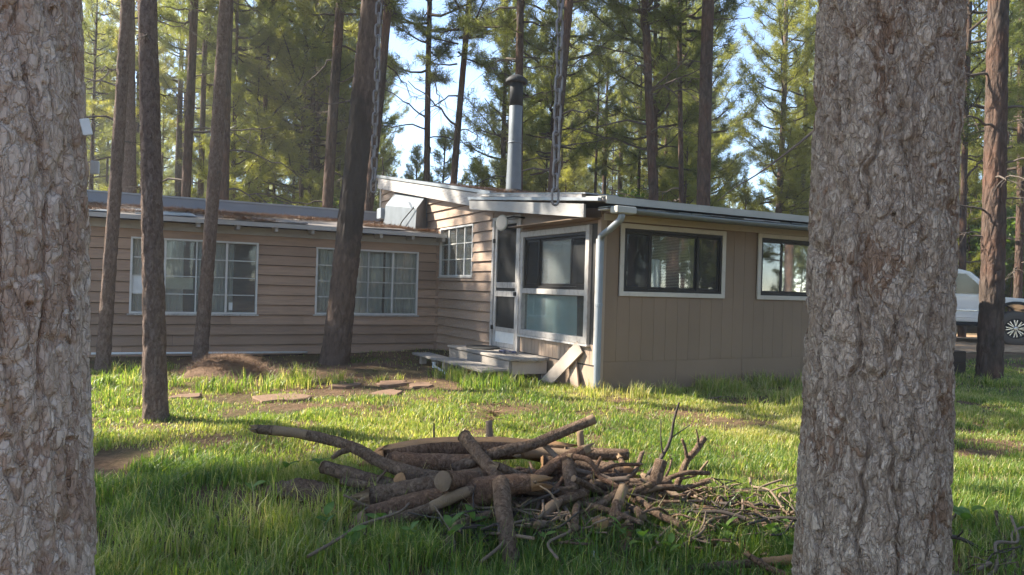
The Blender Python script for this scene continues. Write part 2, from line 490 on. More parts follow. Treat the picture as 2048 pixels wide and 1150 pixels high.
def lap_siding(wall, fm, s0, s1, z0, z1, ops, step, mat, top=None, jrate=0.0, seed=1):
    r = random.Random(seed); z = z0
    while z < z1 - 0.02:
        zt = min(z + step, z1)
        js = [r.uniform(s0 + 0.8, s1 - 0.8) for _ in range(2)] if r.random() < jrate else []
        for g in band_groups(s0, s1, z, zt, ops, js):
            mb = MB(); dj = r.uniform(-0.003, 0.003); tilt = r.uniform(-0.004, 0.004)
            for (a, b, c0, c1) in g:
                a2 = a + (0.002 if a in js else 0); b2 = b - (0.002 if b in js else 0)
                poly = [(a2, c0 + tilt * 0.5), (b2, c0 - tilt * 0.5), (b2, c1 - 0.009), (a2, c1 - 0.009)]  # gap added above each course, its dark line imitates the lap shadow
                if top: poly = clip(poly, *top)
                slab(mb, fm, poly, lambda q: 0.006 + dj * 0.3 + (0.037 + dj) * (zt - q) / step, 0.0)
            if mb.v: mb.build('siding_board', mat, wall)
        z = zt
def strips(wall, fm, s0, s1, z0, z1, ops, w, mat, top=None, groove=0.006):
    s = s0
    while s < s1 - 0.01:
        e = min(s + w, s1)
        cuts = [(z0, z1)]
        for o in ops:
            if o[0] < e - 0.01 and o[1] > s + 0.01:
                nf = []
                for p, q in cuts:
                    if o[2] > p: nf.append((p, min(q, o[2])))
                    if o[3] < q: nf.append((max(p, o[3]), q))
                cuts = nf
        for p, q in cuts:
            if q - p > 0.03:
                mb = MB(); wbox(mb, fm, s + groove / 2, e - groove / 2, 0.0, 0.004, p, q, bev=0.0015); mb.build('panel_strip', mat, wall)
        s = e

W_L1 = (-5.39, -3.41, 0.72, 1.97); W_L2 = (-2.41, -0.45, 0.73, 1.95)
W_P0 = (3.95, 5.50, 1.49, 2.43)                              # side window beside the door
DOOR = (2.16, 3.14, 0.30, 2.47)
W_P1 = (0.22, 2.13, 0.60, 2.18)
W_R1 = (0.285, 2.115, 1.25, 2.205); W_R2 = (2.75, 4.58, 1.25, 2.22)
RT = (0.162, 2.93 - 0.162 * 3.4 - 0.10)                       # underside of the main roof on the porch wall
PT = (0.112, 2.40 - 0.03)                                     # underside of the porch roof
# --- wing wall
wall_w = core('wing_wall', mapLW, -9.0, 0.0, -0.15, 2.30, [W_L1, W_L2], mat=M['dark'])  # dark core painted as shade behind the siding gaps
lap_siding(wall_w, mapLW, -9.0, -0.03, 0.02, 2.12, [W_L1, W_L2], 0.175, M['siding'], jrate=0.5, seed=3)
mb = MB(); wbox(mb, mapLW, -0.085, -0.004, 0.0, 0.036, 0.05, 2.14, bev=0.003); mb.build('corner_board', M['siding'], cabin)
# --- porch / gable wall
wall_g = core('gable_wall', mapPW, 0.0, 9.45, -0.15, 4.2, [W_P0, DOOR, W_P1], RT, M['dark'])  # same dark core, shows as shadow lines between the boards
lap_siding(wall_g, mapPW, 3.16, 9.45, 0.04, 4.1, [W_P0], 0.172, M['siding_old'], RT, jrate=0.25, seed=8)
strips(wall_g, mapPW, 0.09, 2.14, 0.335, 0.60, [], 0.105, M['panel_tan'])
strips(wall_g, mapPW, 0.06, 2.14, -0.12, 0.315, [], 0.42, M['panel_tan'])
mb = MB(); slab(mb, mapPW, clip([(0.0, 2.19), (3.14, 2.19), (3.14, 2.9), (0.0, 2.9)], *PT), lambda z: 0.012, 0.0)
# header above door and window, cut around the door head
mb = MB()
for (a, b, z0) in ((0.0, 2.15, 2.19), (2.15, 3.15, 2.48)):
    slab(mb, mapPW, clip([(a, z0), (b, z0), (b, 2.9), (a, 2.9)], *PT), lambda z: 0.012, 0.0)
mb.build('header_panel', M['panel'], wall_g)  # brown stands for the roof's shadow on a tan panel
# --- right wall
wall_r = core('front_wall', mapRW, 0.0, 6.3, -0.15, 2.36, [W_R1, W_R2], mat=M['panel'])
strips(wall_r, mapRW, 0.07, 6.3, 0.392, 2.30, [W_R1, W_R2], 0.203, M['panel'], groove=0.0035)
strips(wall_r, mapRW, 0.07, 6.3, -0.12, 0.386, [], 1.22, M['panel'], groove=0.006)
mb = MB(); wbox(mb, mapRW, 0.0, 0.068, -0.0, 0.02, -0.12, 2.30, bev=0.003); mb.build('corner_board', M['panel_tan'], cabin)
mb = MB(); wbox(mb, mapPW, -0.019, 0.058, 0.0, 0.022, 0.32, 2.26, bev=0.003); mb.build('corner_board', M['panel_tan'], cabin)
# --- remaining outer walls and floor, never lit from inside
def boxpart(name, mat, *a, bev=0.0, parent=None):
    return MB().box(*a, bev=bev).build(name, mat, parent or cabin)
core('end_wall', lambda s, o, z: (6.3 + o, s, z), 0.0, 9.45, -0.15, 4.2, [], RT, M['panel'])
core('rear_wall', lambda s, o, z: (s, 9.45 + o, z), 0.0, 6.3, -0.15, 3.8, [])
core('wing_end_wall', lambda s, o, z: (-9.0 - o, s, z), VL, 12.0, -0.15, 2.28, [])
core('wing_rear_wall', lambda s, o, z: (s, 12.0 + o, z), -9.0, 0.0, -0.15, 2.28, [])
boxpart('floor_slab', M['dark'], 0.1, 6.2, 0.1, 9.3, 0.2, 0.28)
boxpart('floor_slab', M['dark'], -8.9, -0.1, VL + 0.1, 11.9, 0.1, 0.18)
boxpart('inner_wall', M['dark'], 1.7, 1.8, 0.12, 9.3, 0.28, 2.35)

# --- roofs
def roof_prism(name, mat, poly, u0, u1, parent=None):
    return MB().prism(poly, 0, u0, u1).build(name, mat, parent or cabin)
main_roof = roof_prism('main_roof', M['roofgrey'], [(9.65, 3.955), (3.05, 2.875), (3.05, 2.825), (9.65, 3.905)], -0.13, 6.45)
roof_prism('rake_board', M['fascia'], [(9.30, 3.86), (3.40, 2.885), (3.40, 2.655), (9.33, 3.62)], -0.155, -0.128, main_roof)
roof_prism('drip_edge', M['drip'], [(9.36, 3.945), (3.02, 2.895), (3.02, 2.845), (9.36, 3.885)], -0.178, -0.157, main_roof)
roof_prism('drip_edge', M['drip'], [(9.36, 3.949), (3.02, 2.899), (3.02, 2.896), (9.36, 3.946)], -0.178, -0.06, main_roof)
porch_roof = roof_prism('porch_roof', M['roofgrey'], [(3.6, 2.83), (-0.43, 2.445), (-0.43, 2.405), (3.6, 2.79)], -0.29, 6.45)
roof_prism('rake_board', M['fascia_white'], [(3.50, 2.775), (-0.06, 2.405), (-0.06, 2.235), (3.47, 2.625)], -0.325, -0.292, porch_roof)
roof_prism('drip_edge', M['drip'], [(3.52, 2.835), (-0.40, 2.452), (-0.40, 2.412), (3.52, 2.79)], -0.345, -0.294, porch_roof)
roof_prism('drip_edge', M['fascia'], [(3.2, 2.87), (0.1, 2.555), (0.1, 2.505), (3.2, 2.82)], -0.26, -0.20, porch_roof)
roof_prism('roof_sheet', M['drip'], [(3.3, 2.885), (0.0, 2.56), (0.0, 2.545), (3.3, 2.87)], -0.27, 0.25, porch_roof)
# corrugated end under the porch roof corner
mb = MB()
for k in range(9):
    a = -0.28 + k * 0.03
    mb.tube([(a, -0.40, 2.455), (a, -0.05, 2.49)], [0.017, 0.017], 7)
mb.build('corrugated_sheet', M['gutter'], porch_roof)
boxpart('porch_soffit', M['panel'], -0.29, 0.0, 0.0, 2.1, 2.235, 2.245)
# eave on the front wall
roof_prism('eave_strip', M['capstrip'], [(-0.452, 2.472), (-0.432, 2.472), (-0.432, 2.385), (-0.452, 2.385)], -0.25, 6.46, porch_roof)
roof_prism('eave_strip', M['capstrip'], [(-0.452, 2.476), (-0.25, 2.492), (-0.25, 2.489), (-0.452, 2.473)], -0.25, 6.46, porch_roof)
r2 = random.Random(5); u = -0.2
while u < 6.1:                                                  # layers of rotten shingle ends under the strip
    w = r2.uniform(0.16, 0.42)
    for L in range(2):
        z0 = 2.362 - 0.026 * L; d = r2.uniform(0.0, 0.03)
        MB().box(u + 0.004, u + w - 0.004, -0.43 + d + 0.012 * L, -0.2, z0 - r2.uniform(0.008, 0.02), z0, bev=0.003).build('shingle', M['fascia'] if r2.random() < 0.45 else M['gutter'], porch_roof)
    u += w
boxpart('frieze_board', M['trim'], 0.02, 6.3, -0.03, -0.014, 2.225, 2.31, bev=0.003)
boxpart('eave_soffit', M['panel'], 0.0, 6.3, -0.40, -0.03, 2.312, 2.322)
# gutter: a real trough, sagging a little
def trough(name, p0, p1, r, mat, parent, sag=0.02, n=16):
    V, F = [], []; th = np.linspace(math.pi, 2 * math.pi, 9)
    for ring, rr in ((0, r), (1, r - 0.006)):
        for i in range(n + 1):
            k = i / n; c = np.array(p0) * (1 - k) + np.array(p1) * k; c[2] -= sag * math.sin(k * math.pi * 2.0) * 0.6
            for q in th: V.append((c[0], c[1] + rr * math.cos(q), c[2] + rr * math.sin(q)))
    m = (n + 1) * 9
    for i in range(n):
        for j in range(8):
            a = i * 9 + j; F += [(a, a + 1, a + 10, a + 9), (m + a, m + a + 9, m + a + 10, m + a + 1)]
        for j in (0, 8):
            a = i * 9 + j; F.append((a, a + 9, m + a + 9, m + a))
    for i in (0, n):
        for j in range(8): F.append((i * 9 + j, i * 9 + j + 1, m + i * 9 + j + 1, m + i * 9 + j))
    return MB().add(V, F).build(name, mat, parent, smooth=True)
gut = trough('gutter', (-0.16, -0.515, 2.335), (6.42, -0.515, 2.30), 0.062, M['gutter'], cabin)
MB().box(-0.185, 0.1, -0.59, -0.445, 2.262, 2.352, bev=0.012).build('outlet_box', M['capstrip'], gut)
path, _ = smooth_path([(-0.07, -0.515, 2.27), (-0.07, -0.505, 2.20), (-0.06, -0.30, 2.10), (-0.055, -0.10, 2.02), (-0.05, -0.062, 1.93), (-0.05, -0.058, 1.2), (-0.05, -0.056, 0.5), (-0.05, -0.06, 0.06)], 0.035)
dsp = MB().tube(path, 0.043, 14).build('downspout', M['galv'], cabin, smooth=True)
MB().lathe([(0.046, -0.02), (0.05, -0.018), (0.05, 0.018), (0.046, 0.02)], (-0.05, -0.058, 1.13), 14).build('strap', M['galv'], dsp)
boxpart('corner_pipe_board', M['trim_white'], -0.062, -0.024, 0.0, 0.03, 0.35, 1.98, bev=0.004)
# wing roof
wing_roof = roof_prism('wing_roof', M['roofgrey'], [(5.18, 2.300), (8.9, 2.75), (8.9, 2.70), (5.18, 2.250)], -9.25, -0.06)
roof_prism('eave_trim', M['fascia_white'], [(5.160, 2.302), (5.178, 2.302), (5.178, 2.232), (5.160, 2.232)], -9.26, -0.02, wing_roof)
roof_prism('ridge_flashing', M['flashing'], [(8.88, 2.72), (8.88, 2.975), (8.91, 2.975), (8.91, 2.72)], -9.25, -0.2, wing_roof)
roof_prism('ridge_cap', M['drip'], [(8.86, 2.978), (8.86, 3.012), (9.1, 3.012), (9.1, 2.978)], -9.27, -0.18, wing_roof)
roof_prism('rear_slope', M['roofgrey'], [(8.95, 2.97), (12.3, 2.26), (12.3, 2.2), (8.95, 2.90)], -9.25, -0.06, wing_roof)
r3 = random.Random(2)
for k in range(15):                                             # seams of the roofing, a few lifted sheets
    u = -9.0 + k * 0.61
    if k in (1, 4, 6, 9, 12):
        v0 = r3.uniform(5.2, 5.5)
        zz = lambda v: 2.304 + (v - 5.18) * 0.121
        v1_ = v0 + r3.uniform(0.7, 2.2)
        MB().add([(u, v0, zz(v0)), (u + 0.9, v0 - 0.03, zz(v0) + 0.012), (u + 0.9, v1_, zz(v1_) + 0.008), (u, v1_, zz(v1_) + 0.002),
                  (u, v0, zz(v0) + 0.01), (u + 0.9, v0 - 0.03, zz(v0) + 0.03), (u + 0.9, v1_, zz(v1_) + 0.02), (u, v1_, zz(v1_) + 0.012)],
                 [(0,3,2,1),(4,5,6,7),(0,1,5,4),(1,2,6,5),(2,3,7,6),(3,0,4,7)]).build('roof_sheet', M['galv'] if k in (4, 6) else M['roofgrey'], wing_roof)
for k in range(15):
    u = -8.75 + k * 0.62
    MB().prism([(5.20, 2.165), (5.20, 2.235), (5.54, 2.285), (5.54, 2.165)], 0, u - 0.028, u + 0.028).build('rafter_tail', M['fascia_white'], wing_roof)
boxpart('frieze_board', M['fascia_white'], -9.0, -0.02, VL - 0.045, VL - 0.028, 2.10, 2.235, bev=0.003)

M['pipe'] = m_plain('weathered_sheet_steel', (0.16, 0.178, 0.195), 0.6, 0.4, 0.6, 5, 0.4, 0.3)
# --- metal cowl on the gable wall above the wing roof
cowl = MB().add([(-0.06, 8.3, 3.40), (-0.06, 6.30, 3.13), (-0.37, 5.95, 2.84), (-0.37, 7.98, 3.07),
                 (-0.40, 5.92, 2.40), (-0.40, 8.02, 2.63), (-0.035, 8.35, 2.66), (-0.035, 6.2, 2.43), (-0.035, 8.3, 3.42), (-0.035, 6.28, 3.15)],
                [(0, 1, 2, 3), (3, 2, 4, 5), (1, 9, 7, 4, 2), (0, 3, 5, 6, 8), (0, 8, 9, 1)]).build('metal_cowl', M['pipe'], cabin)
MB().add([(-0.385, 6.3, 3.0), (-0.385, 6.1, 2.86), (-0.43, 6.1, 2.845), (-0.43, 6.3, 2.985)], [(0, 1, 2, 3)]).build('lip', M['galv'], cowl)
MB().box(-0.46, -0.34, 8.02, 8.32, 2.78, 3.02, bev=0.01).build('junction_box', M['galv'], cowl)
MB().box(-0.05, 0.0, 9.38, 9.47, 2.6, 3.72, bev=0.005).build('corner_board', M['trim'], cabin)
p, _ = smooth_path([(-0.42, 6.0, 2.85), (-0.47, 6.5, 2.62), (-0.46, 6.8, 2.48), (-0.5, 7.2, 2.60), (-0.46, 7.5, 2.5), (-0.48, 7.9, 2.62)], 0.06)
tag(MB().tube(p, 0.012, 6).build('loose_cable', M['black'], smooth=True), 'black cable lying loose below the metal cowl on the wing roof', 'cable').matrix_world = Matrix.Translation(tuple(HO)) @ Matrix.Rotation(HA, 4, 'Z')

# --- stove pipe
PU, PV = 1.1, 4.62
ch = MB().lathe([(0.155, 3.02), (0.15, 3.2), (0.128, 4.1), (0.128, 4.82), (0.12, 4.84)], (PU, PV, 0), 24).build('stove_pipe', M['pipe'], cabin, smooth=True)
MB().lathe([(0.129, 4.80), (0.126, 5.24), (0.11, 5.26)], (PU, PV, 0), 24).build('sooty_section', M['soot'], ch, smooth=True)
MB().lathe([(0.205, 5.245), (0.212, 5.26), (0.208, 5.31), (0.15, 5.36), (0.08, 5.40), (0.01, 5.415)], (PU, PV, 0), 24).build('rain_cap', M['soot'], ch, smooth=True)
MB().lathe([(0.132, 4.08), (0.136, 4.085), (0.136, 4.11), (0.131, 4.115)], (PU, PV, 0), 24).build('joint_band', M['pipe'], ch, smooth=True)
MB().lathe([(0.30, 3.08), (0.24, 3.13), (0.16, 3.19), (0.15, 3.20)], (PU, PV, 0), 24).build('roof_collar', M['soot'], ch, smooth=True)

# --- windows
def ring(mb, fm, s0, s1, z0, z1, w, o0, o1, bev=0.003, sides='lrbt'):
    if 'l' in sides: wbox(mb, fm, s0, s0 + w, o0, o1, z0, z1, bev=bev)
    if 'r' in sides: wbox(mb, fm, s1 - w, s1, o0, o1, z0, z1, bev=bev)
    if 'b' in sides: wbox(mb, fm, s0 + w, s1 - w, o0, o1, z0, z0 + w, bev=bev)
    if 't' in sides: wbox(mb, fm, s0 + w, s1 - w, o0, o1, z1 - w, z1, bev=bev)
def pane(win, fm, a, b, c, d, off, mat=None, label=None):
    mb = MB(); wbox(mb, fm, a, b, off, off + 0.004, c, d); p = mb.build('pane', mat or M['glass'], win)
    if label: p['label'] = label
    return p
def casement(fm, W, cols, rows, special=None, mat=None):
    s0, s1, z0, z1 = W
    mb = MB(); ring(mb, fm, s0, s1, z0, z1, 0.032, -0.05, 0.036); win = mb.build('window', M['steelwhite'], cabin)
    cs = np.linspace(s0 + 0.032, s1 - 0.032, cols + 1); rs = np.linspace(z0 + 0.032, z1 - 0.032, rows + 1)
    for i, c in enumerate(cs[1:-1]):
        w = 0.017 if (i in (0, cols - 2)) else 0.009
        mb = MB(); wbox(mb, fm, c - w, c + w, -0.022, 0.012, z0 + 0.032, z1 - 0.032, bev=0.003); mb.build('muntin', M['steelwhite'], win)
    for r in rs[1:-1]:
        mb = MB()
        for a, b in zip(cs, cs[1:]): wbox(mb, fm, a + 0.016, b - 0.016, -0.018, 0.008, r - 0.008, r + 0.008)
        mb.build('muntin', M['steelwhite'], win)
    for i in range(cols):
        for j in range(rows):
            m = (special or {}).get((i, j))
            pane(win, fm, cs[i] + 0.002, cs[i + 1] - 0.002, rs[j] + 0.002, rs[j + 1] - 0.002, -0.008 + rng.uniform(-0.002, 0.002), m[0] if m else mat, m[1] if m else None)
    return win
w1 = casement(mapLW, W_L1, 4, 4, {(0, 1): (M['white'], 'white board filling one pane opening'), (2, 2): (M['glass_dusty'], None), (2, 3): (M['glass_dusty'], None)}, M['glass_dusty'])
mb = MB(); wbox(mb, mapLW, -4.88, -4.44, -0.03, -0.018, 1.13, 1.325); o = mb.build('cardboard_insert', M['cream'], w1); o['label'] = 'cream board behind the upper half of a pane'
mb = MB(); wbox(mb, mapLW, -3.87, -3.81, -0.004, 0.0, 0.79, 0.92); o = mb.build('sticker', M['white'], w1); o['label'] = 'pale sticker in the pane corner'
casement(mapLW, W_L2, 4, 4, None, M['glass'])
casement(mapPW, W_P0, 4, 3, None, M['glass'])
for fm, W in ((mapLW, W_L1), (mapLW, W_L2), (mapPW, W_P0)):
    mb = MB(); wbox(mb, fm, W[0] - 0.03, W[1] + 0.03, 0.0, 0.05, W[2] - 0.028, W[2] - 0.002, bev=0.004); mb.build('sill', M['trim_white'], cabin)
def slider(fm, W, tw, trim, splits, lites, sashw=0.035):
    s0, s1, z0, z1 = W
    mb = MB(); ring(mb, fm, s0, s1, z0, z1, tw, 0.012, 0.034, bev=0.004); win = mb.build('window', trim, cabin)
    a0, a1, b0, b1 = s0 + tw, s1 - tw, z0 + tw, z1 - tw
    mb = MB(); ring(mb, fm, a0 + 0.001, a1 - 0.001, b0 + 0.001, b1 - 0.001, 0.032, -0.05, 0.022); mb.build('frame', M['bronze'], win)
    e = [a0 + 0.032] + [a0 + (a1 - a0) * k for k in splits] + [a1 - 0.032]
    for i, (x, y) in enumerate(zip(e, e[1:])):
        off = -0.012 if i % 2 == 0 else -0.034
        mb = MB(); ring(mb, fm, x - 0.004, y + 0.004, b0 + 0.034, b1 - 0.034, sashw, off - 0.008, off + 0.012); mb.build('sash', M['bronze'], win)
        pane(win, fm, x + sashw - 0.006, y - sashw + 0.006, b0 + 0.034 + sashw - 0.002, b1 - 0.034 - sashw + 0.002, off, lites[i])
    return win
slider(mapRW, W_R1, 0.062, M['trim'], (0.27, 0.745), (M['screen'], M['glass'], M['screen']))
slider(mapRW, W_R2, 0.062, M['trim'], (0.27, 0.745), (M['screen'], M['glass'], M['screen']))
# porch window: weathered casing, slider above, fixed pane below
s0, s1, z0, z1 = W_P1
mb = MB(); ring(mb, mapPW, s0, s1, z0, z1, 0.085, -0.06, 0.045, bev=0.005); wbox(mb, mapPW, s0 + 0.086, s1 - 0.086, -0.06, 0.042, 1.235, 1.315, bev=0.005)
pw = mb.build('porch_window', M['trim_white'], cabin)
a0, a1 = s0 + 0.087, s1 - 0.087
mb = MB(); ring(mb, mapPW, a0, a1, 1.317, z1 - 0.087, 0.04, -0.05, 0.02); mb.build('frame', M['bronze'], pw)
e = [a0 + 0.04, a0 + 0.43, a0 + 1.31, a1 - 0.04]
for i in range(3):
    off = -0.012 if i != 1 else -0.034
    mb = MB(); ring(mb, mapPW, e[i] - 0.003, e[i + 1] + 0.003, 1.359, z1 - 0.129, 0.036, off - 0.008, off + 0.01); mb.build('sash', M['bronze'], pw)
    pane(pw, mapPW, e[i] + 0.031, e[i + 1] - 0.031, 1.393, z1 - 0.163, off, M['glass_dusty'] if i == 1 else M['screen'])
pane(pw, mapPW, a0 + 0.002, a1 - 0.002, z0 + 0.088, 1.233, -0.02, M['glass'])
mb = MB(); wbox(mb, mapPW, s0 - 0.03, s1 + 0.0, 0.0, 0.06, z0 - 0.03, z0 - 0.002, bev=0.004); mb.build('sill', M['trim_white'], pw)

# --- screen door
mb = MB(); d0, d1_, dz0, dz1 = DOOR
wbox(mb, mapPW, d0, d0 + 0.075, -0.05, 0.04, dz0, dz1, bev=0.004); wbox(mb, mapPW, d1_ - 0.075, d1_, -0.05, 0.045, dz0, dz1, bev=0.004); wbox(mb, mapPW, d0 + 0.076, d1_ - 0.076, -0.05, 0.04, dz1 - 0.06, dz1, bev=0.004)
wbox(mb, mapPW, d0 + 0.076, d1_ - 0.076, -0.06, 0.05, dz0, dz0 + 0.05, bev=0.004)
door = mb.build('screen_door', M['trim_white'], cabin)
l0, l1, lz0, lz1 = d0 + 0.08, d1_ - 0.08, dz0 + 0.055, dz1 - 0.065
mb = MB(); ring(mb, mapPW, l0, l1, lz0, lz1, 0.07, -0.005, 0.025, bev=0.004); mb.build('door_frame', M['trim_white'], door)
for (za, zb) in ((1.31, 1.40), (1.17, 1.26), (0.60, 0.67)):
    mb = MB(); wbox(mb, mapPW, l0 + 0.07, l1 - 0.07, -0.003, 0.022, za, zb, bev=0.003); mb.build('rail', M['trim_white'], door)
mb = MB(); wbox(mb, mapPW, l0 + 0.07, l1 - 0.07, 0.0, 0.012, lz0 + 0.07, 0.60); mb.build('kick_plate', M['white'], door)
pane(door, mapPW, l0 + 0.068, l1 - 0.068, 1.399, lz1 - 0.068, 0.004, M['screen'])
pane(door, mapPW, l0 + 0.068, l1 - 0.068, 0.669, 1.171, 0.004, M['screen'])
mb = MB(); wbox(mb, mapPW, l0 + 0.068, l1 - 0.068, 0.002, 0.012, 1.259, 1.311); mb.build('slot', M['black'], door)
mb = MB(); wbox(mb, mapPW, d0 + 0.08, d1_ - 0.08, -0.10, -0.065, dz0 + 0.055, dz1 - 0.065); mb.build('inner_door', M['fascia'], door)
mb = MB(); wbox(mb, mapPW, l0 + 0.012, l0 + 0.045, 0.025, 0.07, 1.19, 1.25, bev=0.008); mb.build('handle', M['black'], door)
for z in (0.62, 2.05):
    mb = MB(); wbox(mb, mapPW, l1 - 0.01, l1 + 0.03, 0.02, 0.055, z, z + 0.07, bev=0.004); mb.build('hinge', M['black'], door)
# lamp by the door head
lamp = MB().tube([(-0.03, 2.05, 2.40), (-0.14, 2.2, 2.42), (-0.2, 2.36, 2.40)], [0.014] * 3, 8).build('porch_lamp', M['black'], cabin, smooth=True)
ld = MB().lathe([(0.125, 0.0), (0.13, 0.01), (0.12, 0.03), (0.06, 0.06), (0.02, 0.08)], (0, 0, 0), 22).build('lamp_dish', M['capstrip'], lamp, smooth=True)
ld.location = (-0.24, 2.42, 2.335); ld.rotation_euler = (math.radians(-18), math.radians(95), 0)
ld2 = MB().lathe([(0.108, -0.004), (0.10, 0.002)], (0, 0, 0), 22).build('lamp_lens', M['trim'], lamp); ld2.location = ld.location; ld2.rotation_euler = ld.rotation_euler

# --- curtains, blinds and the things seen through the glass
HM = Matrix.Translation(tuple(HO)) @ Matrix.Rotation(HA, 4, 'Z')
def curtain(fm, s0, s1, z0, z1, off, folds, label, seed, mat=None, depth=0.03):
    n, m = 90, 8; r = np.random.default_rng(seed)
    s = np.linspace(0, 1, n); ph = np.cumsum(0.6 + 0.8 * r.random(n)); ph = ph / ph[-1] * folds * 2 * math.pi
    V = []
    for j in range(m):
        k = j / (m - 1)
        for i in range(n):
            o = off - depth * (0.6 + 0.4 * k) * (0.5 + 0.5 * math.sin(ph[i])) - 0.01 * math.sin(s[i] * 9 + k * 2)
            V.append(fm(s0 + (s1 - s0) * s[i] + 0.012 * math.sin(ph[i] * 0.5 + k), o, z1 + (z0 - z1) * k))
    F = [(j * n + i, j * n + i + 1, (j + 1) * n + i + 1, (j + 1) * n + i) for j in range(m - 1) for i in range(n - 1)]
    o = MB().add(V, F).build('curtain', mat or M['curtain'], smooth=True)
    sm = o.modifiers.new('thickness', 'SOLIDIFY'); sm.thickness = 0.003
    o.matrix_world = HM
    return tag(o, label, 'curtain')
curtain(mapLW, -5.42, -4.60, 0.66, 2.05, -0.055, 16, 'pale thin curtain in the left half of the boarded wing window', 1)
curtain(mapLW, -4.42, -3.80, 0.66, 2.05, -0.055, 13, 'pale thin curtain in the right half of the boarded wing window', 2)
curtain(mapLW, -2.44, -1.86, 0.66, 2.05, -0.06, 7, 'grey curtain partly behind the charred leaning trunk', 3, None, 0.05)
curtain(mapLW, -1.80, -1.12, 0.66, 2.05, -0.06, 7, 'grey gathered curtain in the middle of the wing window near the corner', 4, None, 0.05)
curtain(mapLW, -1.08, -0.42, 0.66, 2.05, -0.06, 8, 'grey gathered curtain at the corner end of the wing window', 5, None, 0.05)
curtain(mapPW, 3.93, 5.52, 1.42, 2.50, -0.12, 14, 'pale curtain in the small window beside the screen door', 6, None, 0.04)
def blind(fm, s0, s1, z0, z1, off, label):
    V, F = [], []; z = z1
    while z > z0:
        n = len(V); V += [fm(s0, off, z), fm(s1, off, z), fm(s1, off - 0.020, z - 0.012), fm(s0, off - 0.020, z - 0.012)]; F.append((n, n + 1, n + 2, n + 3)); z -= 0.021
    mb = MB().add(V, F); wbox(mb, fm, s0, s1, off - 0.03, off + 0.005, z1, z1 + 0.03)
    o = mb.build('window_blind', M['blind']); o.matrix_world = HM
    return tag(o, label, 'blind')
blind(mapRW, 0.86, 1.56, 1.30, 2.12, -0.10, 'slatted blind behind the middle pane of the window by the downspout')
curtain(mapRW, 3.24, 4.1, 1.28, 2.14, -0.10, 9, 'pale curtain behind the glass of the window beside the big pine', 7, None, 0.04)
# white cloth hanging behind the blind
curtain(mapRW, 0.84, 1.02, 1.32, 1.76, -0.07, 2.5, 'white cloth hanging in the window by the downspout', 8, M['white'], 0.03)
mb = MB(); wbox(mb, mapPW, 0.70, 1.66, -0.085, -0.08, 1.34, 2.10)
o = mb.build('roller_blind', M['white']); o.matrix_world = HM; tag(o, 'pale roller blind behind the upper porch window', 'blind')
mb = MB(); wbox(mb, mapPW, 0.34, 0.56, -0.34, -0.12, 0.30, 1.10, bev=0.02); wbox(mb, mapPW, 0.33, 0.57, -0.35, -0.11, 1.101, 1.13, bev=0.01)
o = mb.build('storage_bin', M['teal']); o.matrix_world = HM; tag(o, 'tall teal plastic bin behind the lower porch window', 'bin')
curtain(mapPW, 0.62, 2.03, 0.64, 1.225, -0.04, 5, 'pale teal cloth hung low behind the porch window', 9, m_leaf('pale_teal_cloth', (0.46, 0.70, 0.72), (0.56, 0.78, 0.80), 0.05, (1, 1, 1), rough=0.9, spec=0.1), 0.02)

# --- step platform at the door
def hpart(o): return o
plat = empty('door_platform', house(-0.35, 2.2, 0), HA)
tag(plat, 'grey weathered plank platform below the screen door', 'platform')
def ploc(mb, name, mat, root, u, v): # build in house coordinates, parent to a root standing at (u, v)
    mb.v = [(a - u, b - v, c) for a, b, c in mb.v]; return mb.build(name, mat, root)
r4 = random.Random(11)
us = [-0.69, -0.555, -0.42, -0.285, -0.15, -0.035]
for i, (a, b) in enumerate(zip(us, us[1:])):
    v0, v1_ = 1.12 + r4.uniform(-0.04, 0.05), 3.42 + r4.uniform(-0.1, 0.05); z = 0.33 + r4.uniform(-0.006, 0.006); bw = r4.uniform(-0.012, 0.012)
    ploc(MB().box(a + 0.004, b - 0.004, v0, v1_, z - 0.038 , z + 0.0, bev=0.005), 'plank', M['greywood'], plat, -0.35, 2.2)
ploc(MB().box(-0.668, -0.63, 1.2, 3.36, 0.12, 0.286, bev=0.004), 'skirt_board', M['greywood'], plat, -0.35, 2.2)
ploc(MB().box(-0.62, -0.06, 1.20, 1.235, 0.10, 0.286, bev=0.004), 'skirt_board', M['palewood'], plat, -0.35, 2.2)
ploc(MB().box(-0.62, -0.06, 3.32, 3.355, 0.05, 0.286, bev=0.004), 'skirt_board', M['greywood'], plat, -0.35, 2.2)
for (a, b) in ((-0.62, 1.24), (-0.62, 3.2), (-0.12, 1.24), (-0.12, 3.2), (-0.4, 2.2)):
    ploc(MB().box(a, a + 0.09, b, b + 0.09, -0.2, 0.285, bev=0.004), 'post', M['greywood'], plat, -0.35, 2.2)
stp = empty('lower_step', house(-0.9, 2.4, 0), HA)
tag(stp, 'low grey plank step in front of the door platform', 'step')
for i, (a, b, v0, v1_, z, t_) in enumerate(((-1.14, -0.97, 1.08, 2.76, 0.19, 0), (-0.96, -0.80, 1.14, 2.80, 0.192, 1), (-0.79, -0.70, 1.2, 2.7, 0.185, 0), (-1.13, -0.98, 2.78, 3.88, 0.175, 0), (-0.965, -0.81, 2.83, 3.9, 0.172, 1))):
    ploc(MB().box(a, b, v0, v1_, z - 0.036, z, bev=0.005), 'plank', M['greywood'], stp, -0.9, 2.4)
for (a, b) in ((-1.08, 1.25), (-1.08, 2.55), (-0.82, 1.25), (-0.82, 2.55), (-1.06, 3.6), (-0.85, 3.6)):
    ploc(MB().box(a, a + 0.09, b, b + 0.09, -0.2, 0.134, bev=0.004), 'post', M['palewood'], stp, -0.9, 2.4)
